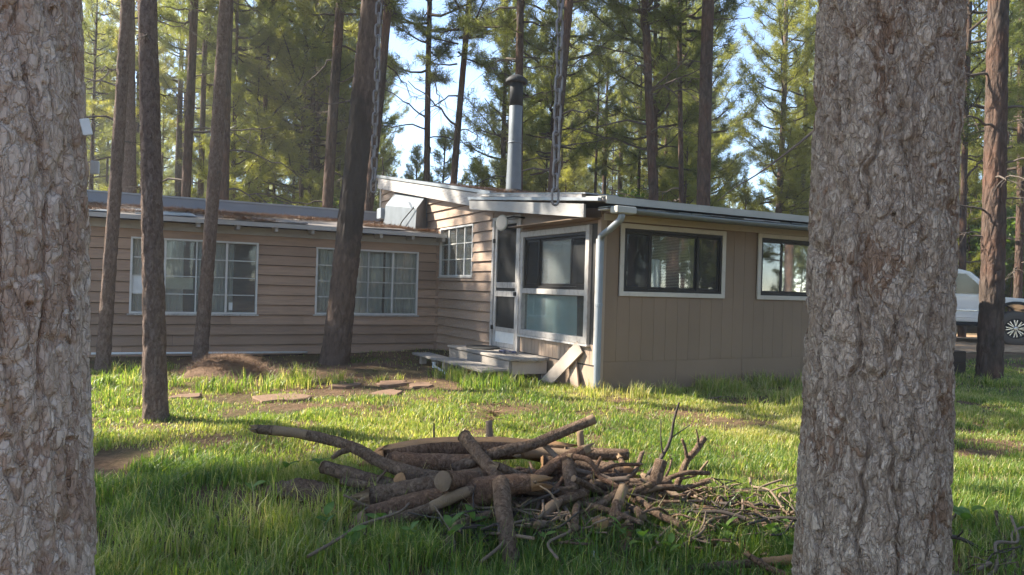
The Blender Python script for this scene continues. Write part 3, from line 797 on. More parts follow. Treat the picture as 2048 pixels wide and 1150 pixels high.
# mat and tangled line on the platform
o = MB().lathe([(0.30, 0.0), (0.32, 0.004), (0.31, 0.016), (0.05, 0.018)], (0, 0, 0), 26).build('door_mat', M['black'])
o.location = tuple(house(-0.30, 2.85, 0.337)); o.scale = (0.8, 1.15, 1); o.rotation_euler = (0, 0, HA); tag(o, 'round black rubber mat before the screen door', 'mat')
rr = np.random.default_rng(3); pts = np.cumsum(rr.normal(0, 1, (46, 3)), 0); pts -= pts.mean(0); pts = pts / np.abs(pts).max(0) * np.array([0.11, 0.26, 0.02])
pp, _ = smooth_path(pts, 0.015)
o = MB().tube(pp, 0.008, 6).build('tangled_line', M['blue'], smooth=True); o.location = tuple(house(-0.38, 1.85, 0.362)); o.rotation_euler = (0, 0, HA)
tag(o, 'blue grey line lying tangled on the platform planks', 'line')
# boards leaning against the wall by the downspout
def lean(name, p0, p1, w, th, mat, label):
    p0, p1 = np.array(p0, float), np.array(p1, float); d = p1 - p0; L = np.linalg.norm(d)
    o = MB().box(-w / 2, w / 2, -th / 2, th / 2, 0, L, bev=0.004).build(name, mat)
    z = Vector(d / L); y = Vector((-1, 0, 0)) - z * z.dot(Vector((-1, 0, 0))); y.normalize(); x = y.cross(z)
    m = Matrix((x, y, z)).transposed().to_4x4(); m.translation = p0
    o.matrix_world = HM @ m
    return tag(o, label, 'board')
lean('leaning_board', (-0.22, 0.98, -0.02), (-0.045, 0.36, 0.56), 0.19, 0.022, M['palewood'], 'pale board leaning diagonally against the wall beside the downspout')
lean('leaning_board', (-0.10, 0.36, -0.02), (-0.03, 0.56, 0.33), 0.20, 0.02, M['panel_tan'], 'short tan board propped low behind the diagonal pale board')
# ------------------------------------------------------------------ trees
M['bark_near'] = None
def m_bark_near(name, c_lo, c_hi, c_red, redlo=0.55, sc=1.0):
    t = NT(name)
    rd = t.attr('red'); fl = t.attr('flake')
    v = t.coord((1, 1, 0.46))
    w = t.n('TexNoise', Vector=v); w.inputs['Scale'].default_value = 26; w.inputs['Detail'].default_value = 4
    def flakes(scale, amt):
        vv = t.n('VectorMath', operation='MULTIPLY_ADD'); t.set(vv.inputs[0], w.outputs[1]); vv.inputs[1].default_value = (amt,) * 3; t.set(vv.inputs[2], v)
        e = t.n('TexVoronoi', feature='DISTANCE_TO_EDGE'); t.set(e.inputs['Vector'], vv.outputs[0]); e.inputs['Scale'].default_value = scale
        c = t.n('TexVoronoi', feature='F1'); t.set(c.inputs['Vector'], vv.outputs[0]); c.inputs['Scale'].default_value = scale
        sep = t.n('SeparateColor'); t.set(sep.inputs[0], c.outputs['Color'])
        return e.outputs[0], sep.outputs[0], sep.outputs[1]
    e1, r1, g1 = flakes(38 * sc, 0.085); e2, r2, g2 = flakes(88 * sc, 0.04)
    f = t.noise(60, v, 5, 0.7)
    tone = t.math('ADD', t.math('MULTIPLY', r1, 0.26), t.math('ADD', t.math('MULTIPLY', r2, 0.24), t.math('MULTIPLY', f, 0.55)))
    tone = t.math('ADD', tone, t.math('MULTIPLY', fl, 0.15))
    mid = tuple((x + y) / 2 for x, y in zip(c_lo, c_hi))
    col = t.ramp(tone, [(0.28, c_lo), (0.55, mid), (0.85, c_hi)])
    col = t.mix(t.ramp(t.math('ADD', rd, t.math('MULTIPLY', t.math('SUBTRACT', g2, 0.5), 0.22)), [(redlo, 0), (redlo + 0.05, 0.75)]), col, c_red)
    col = t.mix(t.math('MULTIPLY', g1, 0.22), col, shade(c_red, 0.9))
    k1 = t.ramp(e1, [(0.0, 1), (0.045, 0)]); k2 = t.ramp(e2, [(0.0, 0.55), (0.04, 0)])
    col = t.mix(t.math('MULTIPLY', t.math('MAXIMUM', k1, k2), 0.55), col, shade(c_lo, 0.7))
    h = t.math('ADD', t.math('MULTIPLY', t.ramp(e1, [(0, 0), (0.12, 1)]), t.math('ADD', 0.5, r1)), t.math('MULTIPLY', t.ramp(e2, [(0, 0), (0.1, 1)]), t.math('ADD', 0.2, t.math('MULTIPLY', r2, 0.5))))
    h = t.math('ADD', h, t.math('MULTIPLY', f, 0.8))
    return t.done(t.pbr(col, 0.92, t.bump(h, 0.9, 0.0065), 0, 0.12))
M['bark_grey'] = m_bark_near('bark_grey_scaly', (0.20, 0.138, 0.095), (0.66, 0.52, 0.40), (0.24, 0.135, 0.08), 0.6)
M['bark_flare_tan'] = m_bark_near('bark_reddish_flare_pale', (0.42, 0.295, 0.22), (0.80, 0.64, 0.52), (0.42, 0.27, 0.19), 0.52, 0.7)  # paler and redder than the bark itself: flare put into the colour
M['bark_mid'] = m_bark_near('bark_brown', (0.11, 0.077, 0.06), (0.31, 0.23, 0.185), (0.19, 0.09, 0.055), 0.6, 0.75)
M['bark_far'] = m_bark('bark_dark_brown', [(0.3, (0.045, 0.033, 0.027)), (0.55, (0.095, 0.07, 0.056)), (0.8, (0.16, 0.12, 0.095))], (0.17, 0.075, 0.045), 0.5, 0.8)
t = NT('bark_charred_patches'); v = t.coord((11, 11, 3.2)); n1 = t.noise(1.6, v, 6, 0.65, 0.6); g = t.coord(1.0, 'Object'); sep = t.n('SeparateXYZ'); t.set(sep.inputs[0], g)
ch = t.math('ADD', t.math('MULTIPLY', t.noise(1.1, g, 4), 1.3), t.math('MULTIPLY', t.math('ABSOLUTE', t.math('SUBTRACT', sep.outputs[2], 3.2)), -0.22))
col = t.ramp(n1, [(0.3, (0.06, 0.042, 0.033)), (0.55, (0.13, 0.09, 0.07)), (0.8, (0.21, 0.155, 0.125))])
col = t.mix(t.ramp(ch, [(0.31, 0), (0.46, 0.78)]), col, (0.035, 0.03, 0.027))
M['bark_char'] = t.done(t.pbr(col, 0.9, t.bump(n1, 0.9, 0.03), 0, 0.15))
M['char'] = m_plain('charred_bark', (0.028, 0.025, 0.024), 0.9, 0, 1.0, 30, 0.2, 0.4)
M['deadwood'] = m_plain('dead_branch_grey', (0.12, 0.095, 0.078), 0.9, 0, 0.4, 20, 0.2, 0.3)
M['twigwood'] = m_plain('limb_bark', (0.075, 0.055, 0.042), 0.9, 0, 0.4, 10, 0.2, 0.3)
M['needles'] = m_leaf('pine_needles', [(0.15, (0.085, 0.108, 0.030)), (0.5, (0.16, 0.185, 0.048)), (0.9, (0.25, 0.25, 0.075))], None, 0.5, (1.9, 1.8, 1.1), rough=0.45, spec=0.4, nscale=0.9)
M['needles_y'] = m_leaf('pine_needles_yellowish', [(0.15, (0.125, 0.145, 0.032)), (0.5, (0.23, 0.24, 0.055)), (0.9, (0.34, 0.32, 0.095))], None, 0.5, (1.9, 1.8, 1.0), rough=0.45, spec=0.4, nscale=0.9)
M['oakleaf'] = m_leaf('oak_leaves', [(0.15, (0.06, 0.10, 0.02)), (0.5, (0.11, 0.17, 0.035)), (0.9, (0.19, 0.23, 0.06))], None, 0.5, (1.9, 1.9, 0.9), nscale=1.4)
M['drytwig'] = m_plain('dry_needles', (0.22, 0.13, 0.075), 0.9)

def near_trunk(R, z0, z1, seed, facing, nth, nz, lean, mat, flare=0.06):
    """big scaly trunk: fissured plates and terraced flakes are real relief"""
    # more vertices on the side that faces the yard
    q = np.linspace(0, 1, nth, endpoint=False)
    th = facing + 2 * math.pi * (q - 0.5) + 0.62 * np.sin(2 * math.pi * (q - 0.5))*(-1)
    zz = np.linspace(z0, z1, nz)
    T, Z = np.meshgrid(th, zz)
    T, Z = T.ravel(), Z.ravel()
    p = np.stack([R * np.cos(T), R * np.sin(T), Z], 1)
    wz = fbm(p * 9, 3, seed) - 0.5; wx = fbm(p * 9 + 31, 3, seed + 7) - 0.5
    pw = p + np.stack([wx, -wx, wz * 1.5], 1) * 0.05
    f1, f2, cid = voronoi(pw / np.array([0.085, 0.085, 0.20]) + seed, seed)
    e = f2 - f1
    plate = sstep(0.0, 0.13, e)
    fz, fy, _ = voronoi(pw / np.array([0.13, 0.13, 0.75]) + seed * 3, seed + 40)
    fiss = sstep(0.0, 0.14, fy - fz)
    n = fbm(pw / np.array([0.030, 0.030, 0.042]), 4, seed + 11)
    lev = n * 9 + cid * 3
    fl, fr_ = np.floor(lev), lev - np.floor(lev)
    ter = (fl + sstep(0.8, 1.0, fr_)) / 9
    n2 = fbm(pw / np.array([0.011, 0.011, 0.016]), 2, seed + 21)
    lev2 = n2 * 5; ter2 = (np.floor(lev2) + sstep(0.4, 1, lev2 - np.floor(lev2))) / 5
    pit = fbm(p / np.array([0.05, 0.05, 0.06]), 2, seed + 61)
    hole = sstep(0.80, 0.86, pit)
    h = 0.009 * plate + 0.022 * fiss + 0.013 * ter + 0.005 * ter2 - 0.02 * hole
    big = 0.03 * (fbm(p * np.array([3, 3, 1.2]), 2, seed + 3) - 0.5)
    base = R * (1 + flare * np.exp(-(Z - z0 - 0.1) * 2.2) - 0.02 * (Z - z0))
    r = base + h + big - 0.035
    V = np.stack([r * np.cos(T) + lean[0] * (Z - z0), r * np.sin(T) + lean[1] * (Z - z0), Z], 1)
    flake = 0.5 * _hash(fl.astype(np.int64), (cid * 97).astype(np.int64), np.zeros(len(fl), np.int64), seed) + 0.5 * vnoise(p * 60, seed + 5)
    red = fbm(p * np.array([7, 7, 4.5]), 3, seed + 80) * 0.72 + 0.35 * (1 - ter) * 0.9
    i = np.arange(nz - 1)[:, None] * nth; k = np.arange(nth)[None, :]; k2 = (k + 1) % nth
    Q = np.stack([i + k, i + k2, i + nth + k2, i + nth + k], -1).reshape(-1, 4)
    return mesh_np('trunk', V, Q, smooth=False, attrs={'flake': flake, 'red': red})

def trunk_mesh(p0, p1, r0, r1, sides, rings, seed, rough=0.06, bend=0.0, flare=0.25, fs=1.0):
    """tapered bole from p0 to p1 with furrowed bark relief"""
    p0, p1 = np.array(p0, float), np.array(p1, float); L = np.linalg.norm(p1 - p0)
    k = np.linspace(0, 1, rings) ** 1.25
    P = p0 + (p1 - p0) * k[:, None]
    rs = np.random.default_rng(seed); ph = rs.random(4) * 6
    P[:, 0] += bend * np.sin(k * math.pi * 1.0) + 0.02 * np.sin(k * 9 + ph[0]); P[:, 1] += 0.02 * np.sin(k * 8 + ph[1])
    R = r0 + (r1 - r0) * k + r0 * flare * np.exp(-k * L / 0.35)
    V, Q = tube_np(P, R, sides)
    C = np.repeat(P, sides, 0); D = V - C
    if sides >= 20:
        S = (V - p0) * fs
        f1, f2, cid = voronoi(S / np.array([0.07, 0.07, 0.26]) + seed, seed)
        h = sstep(0, 0.35, f2 - f1) * 0.6 + 0.5 * fbm(S / np.array([0.035, 0.035, 0.10]), 3, seed) - 0.6
        V = C + D * (1 + rough * 1.6 * h)[:, None]
    else:
        h = fbm(V / np.array([0.12, 0.12, 0.4]), 2, seed) - 0.5
        V = C + D * (1 + rough * 2 * h)[:, None]
    return mesh_np('trunk', V, Q, smooth=True)

def grow(seed, H, cb, R, nb, tufts, needle, ln, wd, up=0.25, prof=0.7, deadlow=0):
    """limbs and needle tufts of a pine of height H whose crown starts at cb"""
    rs = np.random.default_rng(seed)
    LV, LQ, LT, nl = [], [], [], 0
    tp, td = [], []
    def limb(P, r0, sides=4):
        nonlocal nl
        V, Q = tube_np(P, np.linspace(r0, r0 * 0.25, len(P)), sides); LV.append(V); LQ.append(Q + nl); nl += len(V)
    az = rs.random() * 6
    for i in range(nb):
        t_ = (i + rs.random() * 0.8) / nb
        h = cb + (H - cb) * t_
        az += 2.4 + rs.normal(0, 0.5)
        L = R * ((1 - t_) ** prof * 0.92 + 0.10) * rs.uniform(0.55, 1.2)
        if t_ < 0.15: L *= 0.5 + 3.3 * t_
        el = -0.25 + 0.85 * t_ + rs.normal(0, 0.15)
        d = np.array([math.cos(az) * math.cos(el), math.sin(az) * math.cos(el), math.sin(el)])
        side = np.array([-math.sin(az), math.cos(az), 0])
        s = np.linspace(0, 1, 6)[:, None]
        P = np.array([0, 0, h]) + d * L * s + np.array([0, 0, 1]) * (up * L * s ** 2.2) + side * (rs.normal(0, 0.12) * L * s ** 2)
        P[1:-1] += rs.normal(0, 0.02 * L, (4, 3))
        limb(P, 0.012 + 0.017 * L)
        n = max(4, int(tufts * (L / R) ** 1.2))
        for j in range(n):
            k = rs.uniform(0.28, 1.0) ** 0.75
            b = P[0] * 0; kk = k * 5; a = int(min(kk, 4)); b = P[a] + (P[a + 1] - P[a]) * (kk - a)
            sp = 0.34 * L * (1.15 - 0.6 * k)
            off = side * rs.normal(0, sp * 0.55) + np.array([0, 0, 1]) * (abs(rs.normal(0, sp * 0.48)) - 0.06 * L) + d * rs.uniform(0, 0.35 * sp)
            q = b + off
            if j % 3 == 0: limb(np.stack([b, b + off * 0.55 + np.array([0, 0, -0.03]), q]), 0.008, 3)
            dd = off / (np.linalg.norm(off) + 1e-6) + 0.5 * d + np.array([0, 0, 0.5])
            tp.append(q); td.append(dd / np.linalg.norm(dd))
    for j in range(10):
        tp.append(np.array([rs.normal(0, 0.15), rs.normal(0, 0.15), H - rs.random() * 0.5])); td.append(np.array([0, 0, 1.0]))
    tp, td = np.array(tp), np.array(td)
    N = len(tp)
    dirs = td[:, None, :] * 0.75 + rs.normal(0, 0.62, (N, needle, 3)); dirs /= np.linalg.norm(dirs, axis=2)[:, :, None]
    org = tp[:, None, :] + rs.normal(0, 0.045, (N, needle, 3)) - td[:, None, :] * rs.random((N, needle, 1)) * 0.14
    sd = np.cross(dirs, rs.normal(0, 1, (N, needle, 3))); sd /= np.linalg.norm(sd, axis=2)[:, :, None] + 1e-9
    ll = ln * rs.uniform(0.7, 1.25, (N, needle, 1)); ww = wd * rs.uniform(0.7, 1.3, (N, needle, 1))
    V = np.stack([org - sd * ww, org + sd * ww, org + dirs * ll], 2).reshape(-1, 3)
    crown = mesh_np('crown', V, None, np.arange(len(V)).reshape(-1, 3))
    limbs = mesh_np('limbs', np.vstack(LV), np.vstack(LQ), smooth=True)
    return crown, limbs

def dead_branch_mesh(seed, L):
    rs = np.random.default_rng(seed); V, Q, n = [], [], 0
    def add(P, r0):
        nonlocal n
        v, q = tube_np(P, np.linspace(r0, r0 * 0.3, len(P)), 5); V.append(v); Q.append(q + n); n += len(v)
    s = np.linspace(0, 1, 9)[:, None]
    bend = rs.uniform(-0.35, 0.1); up = rs.uniform(-0.1, 0.25)
    P = np.array([1, 0, up]) * L * s + np.array([0, rs.normal(0, 0.15), bend]) * L * s ** 2
    P[1:] += rs.normal(0, 0.018 * L, (8, 3))
    add(P, 0.010 + 0.010 * L)
    for j in range(rs.integers(4, 8)):
        k = rs.integers(3, 8); a = rs.uniform(0.15, 0.4) * L
        d = np.array([rs.uniform(0.3, 0.9), rs.choice([-1, 1]) * rs.uniform(0.3, 0.9), rs.uniform(-0.7, 0.25)])
        t_ = np.linspace(0, 1, 5)[:, None]
        T = P[k] + d * a * t_ + np.array([0, 0, -0.25 * a]) * t_ ** 2 + np.vstack([np.zeros((1, 3)), rs.normal(0, 0.03 * a, (4, 3))])
        add(T, 0.009)
        if rs.random() < 0.7:
            d2 = d + rs.normal(0, 0.6, 3); add(T[2] + d2 * a * 0.45 * t_, 0.006)
    return mesh_np('dead_branch', np.vstack(V), np.vstack(Q), smooth=True)
DEADB = [dead_branch_mesh(50 + i, L) for i, L in enumerate((0.7, 1.2, 1.8, 2.3, 1.5, 2.8))]
STUB = dead_branch_mesh(90, 0.4)

# crown shapes shared between trees
CROWN = {}
CROWN['tall'] = [grow(101, 21, 9.5, 3.0, 48, 66, 18, 0.26, 0.0095, 0.4), grow(102, 19, 8.2, 2.6, 44, 66, 18, 0.26, 0.0095, 0.45)]
CROWN['mid'] = [grow(111, 15, 3.6, 2.6, 60, 64, 18, 0.25, 0.0095, 0.5, 0.7), grow(112, 17, 5.0, 2.9, 62, 64, 18, 0.25, 0.0095, 0.45, 0.6),
                grow(113, 13, 2.6, 2.3, 58, 60, 18, 0.24, 0.0095, 0.5, 0.75)]
CROWN['young'] = [grow(121, 6.5, 0.6, 1.7, 48, 46, 18, 0.21, 0.009, 0.5, 0.8)]
def base_r(kind): return {'tall': 0.20, 'mid': 0.16, 'young': 0.07}[kind]
TRUNKS = {}
for kd, lst in CROWN.items():
    TRUNKS[kd] = []
    for i, (c_, l_) in enumerate(lst):
        H = {'tall': (21, 19), 'mid': (15, 17, 13), 'young': (6.5,)}[kd][i]
        TRUNKS[kd].append(trunk_mesh((0, 0, -0.4), (0.15 * (i - 0.5), 0, H - 0.1), base_r(kd), 0.02, 12, 26, 300 + i + len(kd), 0.05, 0.12, 0.15))
ROCK_RNG = random.Random(77)
def forest_pine(x, y, kd, i, rz, sc, label, group, mat='needles'):
    root = empty('pine_tree', (x, y, gz1(x, y)), rz); root.scale = (sc, sc, sc)
    tag(root, label, 'pine tree', group)
    c_, l_ = CROWN[kd][i]
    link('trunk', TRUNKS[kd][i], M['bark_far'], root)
    link('limbs', l_, M['twigwood'], root)
    co = link('crown', c_, M['needles'], root)
    if mat != 'needles':
        co.material_slots[0].link = 'OBJECT'; co.material_slots[0].material = M[mat]
    return root

def hero_pine(label, pxb, pxt, d, w, ph=0.0, yb=None, H=19.0, crown=None, mat='bark_far', sides=28, rings=110, dead=(), bend=0.0, name='pine_tree', top_w=0.8, group=None, cmat='needles', csc=1.0, flare=0.25):
    """a pine whose bole leans from photo column pxb (near its foot) to pxt (at the top of the picture)"""
    yb = 430 if yb is None else yb
    a = at(pxb, yb, d); b = at(pxt, 0, d)
    dirv = (b - a) / (b[2] - a[2])
    g = gz1(a[0], d); foot = a + dirv * (g - a[2]); g = gz1(foot[0], d); foot = a + dirv * (g - a[2])
    root = empty(name, foot); tag(root, label, 'pine tree', group)
    r0 = w / 2 * d / FPX
    vis = b[2] - g
    lean = dirv.copy(); top = lean * H
    k = min(1, vis / H); r1 = r0 * max(0.1, 1 - (1 - top_w) / k) if top_w < 1 else r0 * 0.5
    r1 = min(r1, r0 * 0.45)
    me = trunk_mesh(lean * -0.35, top, r0, r1, sides, rings, int(pxb) + 7, 0.055 if sides < 40 else 0.10, bend, flare)
    link('trunk', me, M[mat], root)
    if crown:
        kd, i = crown; c_, l_ = CROWN[kd][i]; Hc = {'tall': (21, 19), 'mid': (15, 17, 13), 'young': (6.5,)}[kd][i]
        for nm, me2, m2 in (('limbs', l_, 'twigwood'), ('crown', c_, cmat)):
            o = link(nm, me2, M['needles'] if nm == 'crown' else M[m2], root)
            if nm == 'crown' and cmat != 'needles': o.material_slots[0].link = 'OBJECT'; o.material_slots[0].material = M[cmat]
            # shear the crown with the lean of the bole
            s_ = H / Hc * csc
            o.matrix_local = Matrix(((s_, 0, lean[0] * H / Hc, 0), (0, s_, lean[1] * H / Hc, 0), (0, 0, H / Hc, 0), (0, 0, 0, 1))) @ Matrix.Rotation(pxb * 0.37, 4, 'Z')
    for (z, az, k, sc) in dead:
        o = link('dead_branch', DEADB[k] if k >= 0 else STUB, M['deadwood'], root)
        o.location = tuple(lean * z); o.rotation_euler = (0, 0, math.radians(az)); o.scale = (sc, sc, sc)
    return root

# --- the two big trunks that frame the view
rt = at(1734, 1150, 2.9); rz0 = gz1(rt[0], 2.9)
bigr = empty('pine_tree', (rt[0], 2.9, rz0)); tag(bigr, 'thick grey pine trunk with scaly bark framing the right side of the yard', 'pine tree')
rtop = at(1777, 0, 2.9); sl = (rtop[0] - rt[0]) / (rtop[2] - rt[2])
me = near_trunk(0.272, -0.25, 2.75, 3, -math.pi / 2 - 0.35, 330, 620, (sl, 0.0), M['bark_grey'], 0.03)
link('trunk', me, M['bark_grey'], bigr)
ut = trunk_mesh((sl * 2.95, 0, 2.68), (sl * 14, 0.3, 20), 0.265, 0.05, 24, 60, 5, 0.05, 0, 0.0); link('upper_trunk', ut, M['bark_mid'], bigr)
lt = at(-45, 1150, 2.25); lz0 = gz1(lt[0], 2.25)
bigl = empty('pine_tree', (lt[0], 2.25, lz0)); tag(bigl, 'thick reddish pine trunk cut off by the left picture edge', 'pine tree')
ltop = at(-62, 0, 2.25); sl2 = (ltop[0] - lt[0]) / (ltop[2] - lt[2])
me = near_trunk(0.345, -0.25, 2.45, 17, -math.pi / 2 + 0.75, 330, 560, (sl2, 0.0), M['bark_flare_tan'], 0.03)
link('trunk', me, M['bark_flare_tan'], bigl)
ut = trunk_mesh((sl2 * 2.6, 0, 2.38), (sl2 * 14, 0.2, 21), 0.31, 0.05, 24, 60, 6, 0.05, 0, 0.0); link('upper_trunk', ut, M['bark_mid'], bigl)
for r_, i_ in ((bigr, 0), (bigl, 1)):
    c_, l_ = CROWN['tall'][i_]
    for nm, me2, m2 in (('limbs', l_, 'twigwood'), ('crown', c_, 'needles')):
        link(nm, me2, M[m2], r_)

# --- trunks standing in the yard
hero_pine('slim brown pine trunk standing in the grass before the boarded window', 310, 290, 6.95, 44, yb=800, H=17, crown=('tall', 1), mat='bark_mid', sides=48, rings=330, flare=0.45, dead=((2.2, 200, -1, 0.5), (3.1, 20, -1, 0.6), (3.6, 300, -1, 0.7)))
hero_pine('thin leaning pine trunk at the far end of the wing beside the big framing trunk', 209, 250, 10.3, 26, yb=725, H=15, crown=('tall', 1), mat='bark_mid', sides=40, rings=260, csc=0.7, flare=0.45, dead=((3.2, 10, -1, 0.8), (4.2, 190, -1, 0.8)))
hero_pine('thin dark leaning pine trunk between the panes of the boarded window', 399, 452, 11.6, 27, yb=705, H=16, crown=('tall', 0), mat='bark_mid', sides=40, rings=260, csc=0.7, flare=0.45, dead=((3.0, 330, -1, 0.7), (4.4, 170, -1, 0.9)))
t4 = hero_pine('stout leaning pine trunk with charred bark before the corner window', 668, 747, 11.75, 54, yb=722, H=19, crown=('tall', 0), mat='bark_char', sides=56, rings=330, flare=0.35)
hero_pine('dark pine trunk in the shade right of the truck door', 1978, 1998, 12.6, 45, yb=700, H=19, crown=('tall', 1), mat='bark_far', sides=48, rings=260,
          dead=((2.9, 190, 1, 1.0), (3.4, 250, 4, 0.8), (3.7, 300, 1, 1.0), (4.3, 215, 2, 0.9), (4.6, 320, 4, 1.0), (3.1, 10, 1, 0.9), (5.2, 180, 2, 1.0), (2.4, 170, 0, 1.0)))
# --- tall trunks behind the cabin
def DB(seed, n, z0=3.0, z1=10.0, big=True):
    r = random.Random(seed)
    return tuple((r.uniform(z0, z1), r.uniform(0, 360), r.choice((0, 1, 2, 3, 4, 5) if big else (-1, 0, 1)), r.uniform(0.7, 1.15)) for _ in range(n))
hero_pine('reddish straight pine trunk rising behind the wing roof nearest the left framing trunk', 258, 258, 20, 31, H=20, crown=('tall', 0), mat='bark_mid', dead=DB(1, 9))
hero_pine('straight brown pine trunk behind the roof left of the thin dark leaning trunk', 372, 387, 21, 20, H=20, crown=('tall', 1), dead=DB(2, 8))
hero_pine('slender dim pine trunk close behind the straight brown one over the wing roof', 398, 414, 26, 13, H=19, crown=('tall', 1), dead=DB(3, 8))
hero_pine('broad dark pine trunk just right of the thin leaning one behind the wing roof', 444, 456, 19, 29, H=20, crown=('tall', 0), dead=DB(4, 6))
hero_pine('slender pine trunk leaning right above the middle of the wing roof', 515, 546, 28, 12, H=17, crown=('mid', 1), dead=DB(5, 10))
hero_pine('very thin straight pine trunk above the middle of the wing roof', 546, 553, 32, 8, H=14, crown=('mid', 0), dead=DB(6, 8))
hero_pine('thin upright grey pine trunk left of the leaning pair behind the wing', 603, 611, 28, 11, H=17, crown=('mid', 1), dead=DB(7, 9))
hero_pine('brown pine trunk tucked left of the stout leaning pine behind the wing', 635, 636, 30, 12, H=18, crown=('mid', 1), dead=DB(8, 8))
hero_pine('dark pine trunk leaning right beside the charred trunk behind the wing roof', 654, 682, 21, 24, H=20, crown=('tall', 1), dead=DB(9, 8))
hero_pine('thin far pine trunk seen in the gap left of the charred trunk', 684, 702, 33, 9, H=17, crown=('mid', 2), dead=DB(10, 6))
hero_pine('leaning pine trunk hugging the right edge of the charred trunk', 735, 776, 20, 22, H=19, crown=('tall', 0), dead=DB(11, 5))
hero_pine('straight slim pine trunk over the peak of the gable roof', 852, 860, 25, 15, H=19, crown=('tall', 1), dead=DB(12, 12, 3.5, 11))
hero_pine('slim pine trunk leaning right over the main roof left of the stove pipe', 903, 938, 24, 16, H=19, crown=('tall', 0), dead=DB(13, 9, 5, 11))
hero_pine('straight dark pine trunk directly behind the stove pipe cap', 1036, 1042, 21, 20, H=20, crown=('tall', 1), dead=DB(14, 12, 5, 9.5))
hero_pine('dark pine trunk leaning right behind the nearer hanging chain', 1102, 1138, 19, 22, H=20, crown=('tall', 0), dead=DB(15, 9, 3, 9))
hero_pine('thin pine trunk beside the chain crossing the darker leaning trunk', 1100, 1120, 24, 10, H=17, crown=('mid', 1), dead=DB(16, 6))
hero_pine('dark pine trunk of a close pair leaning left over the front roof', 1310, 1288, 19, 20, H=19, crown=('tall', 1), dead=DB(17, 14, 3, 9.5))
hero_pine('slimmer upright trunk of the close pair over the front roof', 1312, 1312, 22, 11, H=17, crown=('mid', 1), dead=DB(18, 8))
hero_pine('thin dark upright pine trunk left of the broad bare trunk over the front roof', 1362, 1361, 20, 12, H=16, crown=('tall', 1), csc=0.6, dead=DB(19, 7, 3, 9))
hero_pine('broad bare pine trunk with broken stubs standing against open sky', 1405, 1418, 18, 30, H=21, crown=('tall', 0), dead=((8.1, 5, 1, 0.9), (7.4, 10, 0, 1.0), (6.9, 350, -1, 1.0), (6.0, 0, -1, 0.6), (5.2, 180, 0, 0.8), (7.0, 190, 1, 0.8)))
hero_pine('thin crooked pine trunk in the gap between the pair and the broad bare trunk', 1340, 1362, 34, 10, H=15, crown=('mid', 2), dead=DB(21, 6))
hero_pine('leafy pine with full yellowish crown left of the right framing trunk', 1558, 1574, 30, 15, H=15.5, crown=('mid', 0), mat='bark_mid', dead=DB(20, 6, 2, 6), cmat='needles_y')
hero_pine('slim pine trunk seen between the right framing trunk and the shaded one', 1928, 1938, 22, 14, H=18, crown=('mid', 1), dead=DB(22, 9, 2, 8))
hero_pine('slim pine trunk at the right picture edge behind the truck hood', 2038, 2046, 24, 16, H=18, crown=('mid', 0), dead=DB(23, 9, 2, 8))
# a long dead limb reaching out from behind the right framing trunk
p, _ = smooth_path([at(1660, 235, 15), at(1600, 285, 15), at(1520, 345, 15.2), at(1470, 375, 15.3), at(1435, 402, 15.3)], 0.1)
lb = MB().tube(p, np.linspace(0.035, 0.008, len(p)), 7).build('limb', M['deadwood'], None, smooth=True)
hid = hero_pine('pine mostly hidden behind the right framing trunk with long bare limb', 1700, 1705, 15, 26, yb=600, H=18, crown=('tall', 0), dead=DB(31, 5))
lb.name = 'dead_branch'; lb.parent = hid; lb.location = (-hid.location[0], -hid.location[1], -hid.location[2])
for (px, py, d_, i_) in ((1590, 190, 15, 0), (1500, 170, 16, 1), (1545, 235, 15, 0)):
    pass

# --- forest behind
rf = random.Random(12)
taken = []
def ok_place(x, y, gap):
    u, v = tohouse(x, y)
    if -11 < u < 9.5 and -1 < v < 14.5: return False
    if x > 6 and 14.5 < y < 25 and x < 40: return False
    return all((x - a) ** 2 + (y - b) ** 2 > gap * gap for a, b in taken)
n_far = 0
tries = 0
while n_far < 190 and tries < 6000:
    tries += 1
    d = 27 + 75 * rf.random() ** 1.1; a = math.radians(rf.uniform(-41, 41))
    x, y = d * math.tan(a) if abs(a) < 0.6 else d * math.sin(a) * 1.2, d
    px = 1024 + FPX * x / y
    if not ok_place(x, y, 2.2): continue
    gap1, gap2 = 760 < px < 1000, 1410 < px < 1550
    if (gap1 and (d < 50 or rf.random() < 0.4)) or (gap2 and d < 64): continue
    kd, i = rf.choice((('mid', 0), ('mid', 1), ('mid', 2), ('tall', 1), ('mid', 0), ('tall', 0)))
    sc = rf.uniform(0.75, 1.15)
    if gap1 or gap2: sc *= 0.66
    taken.append((x, y)); n_far += 1
    yel = rf.random() < 0.62
    wh = next(w for e, w in ((200, 'behind the left framing trunk'), (420, 'above the left part of the wing roof'), (640, 'above the middle of the wing roof'), (800, 'beside the charred leaning trunk'), (1024, 'above the gable peak'), (1200, 'just right of the stove pipe'), (1330, 'left of the close pair of trunks'), (1430, 'around the broad bare trunk'), (1620, 'above the front roof'), (1925, 'behind the right framing trunk'), (9999, 'beyond the pickup truck')) if px < e)
    forest_pine(x, y, kd, i, rf.uniform(0, 6.28), sc, ('yellowish ' if yel else 'dark green ') + ({'tall': 'lofty', 'mid': 'bushy', 'young': 'short'}[kd]) + ' pine ' + ('near ' if d < 42 else 'midway ' if d < 66 else 'far back ') + wh, 'pines of the forest beyond the cabin', 'needles_y' if yel else 'needles')
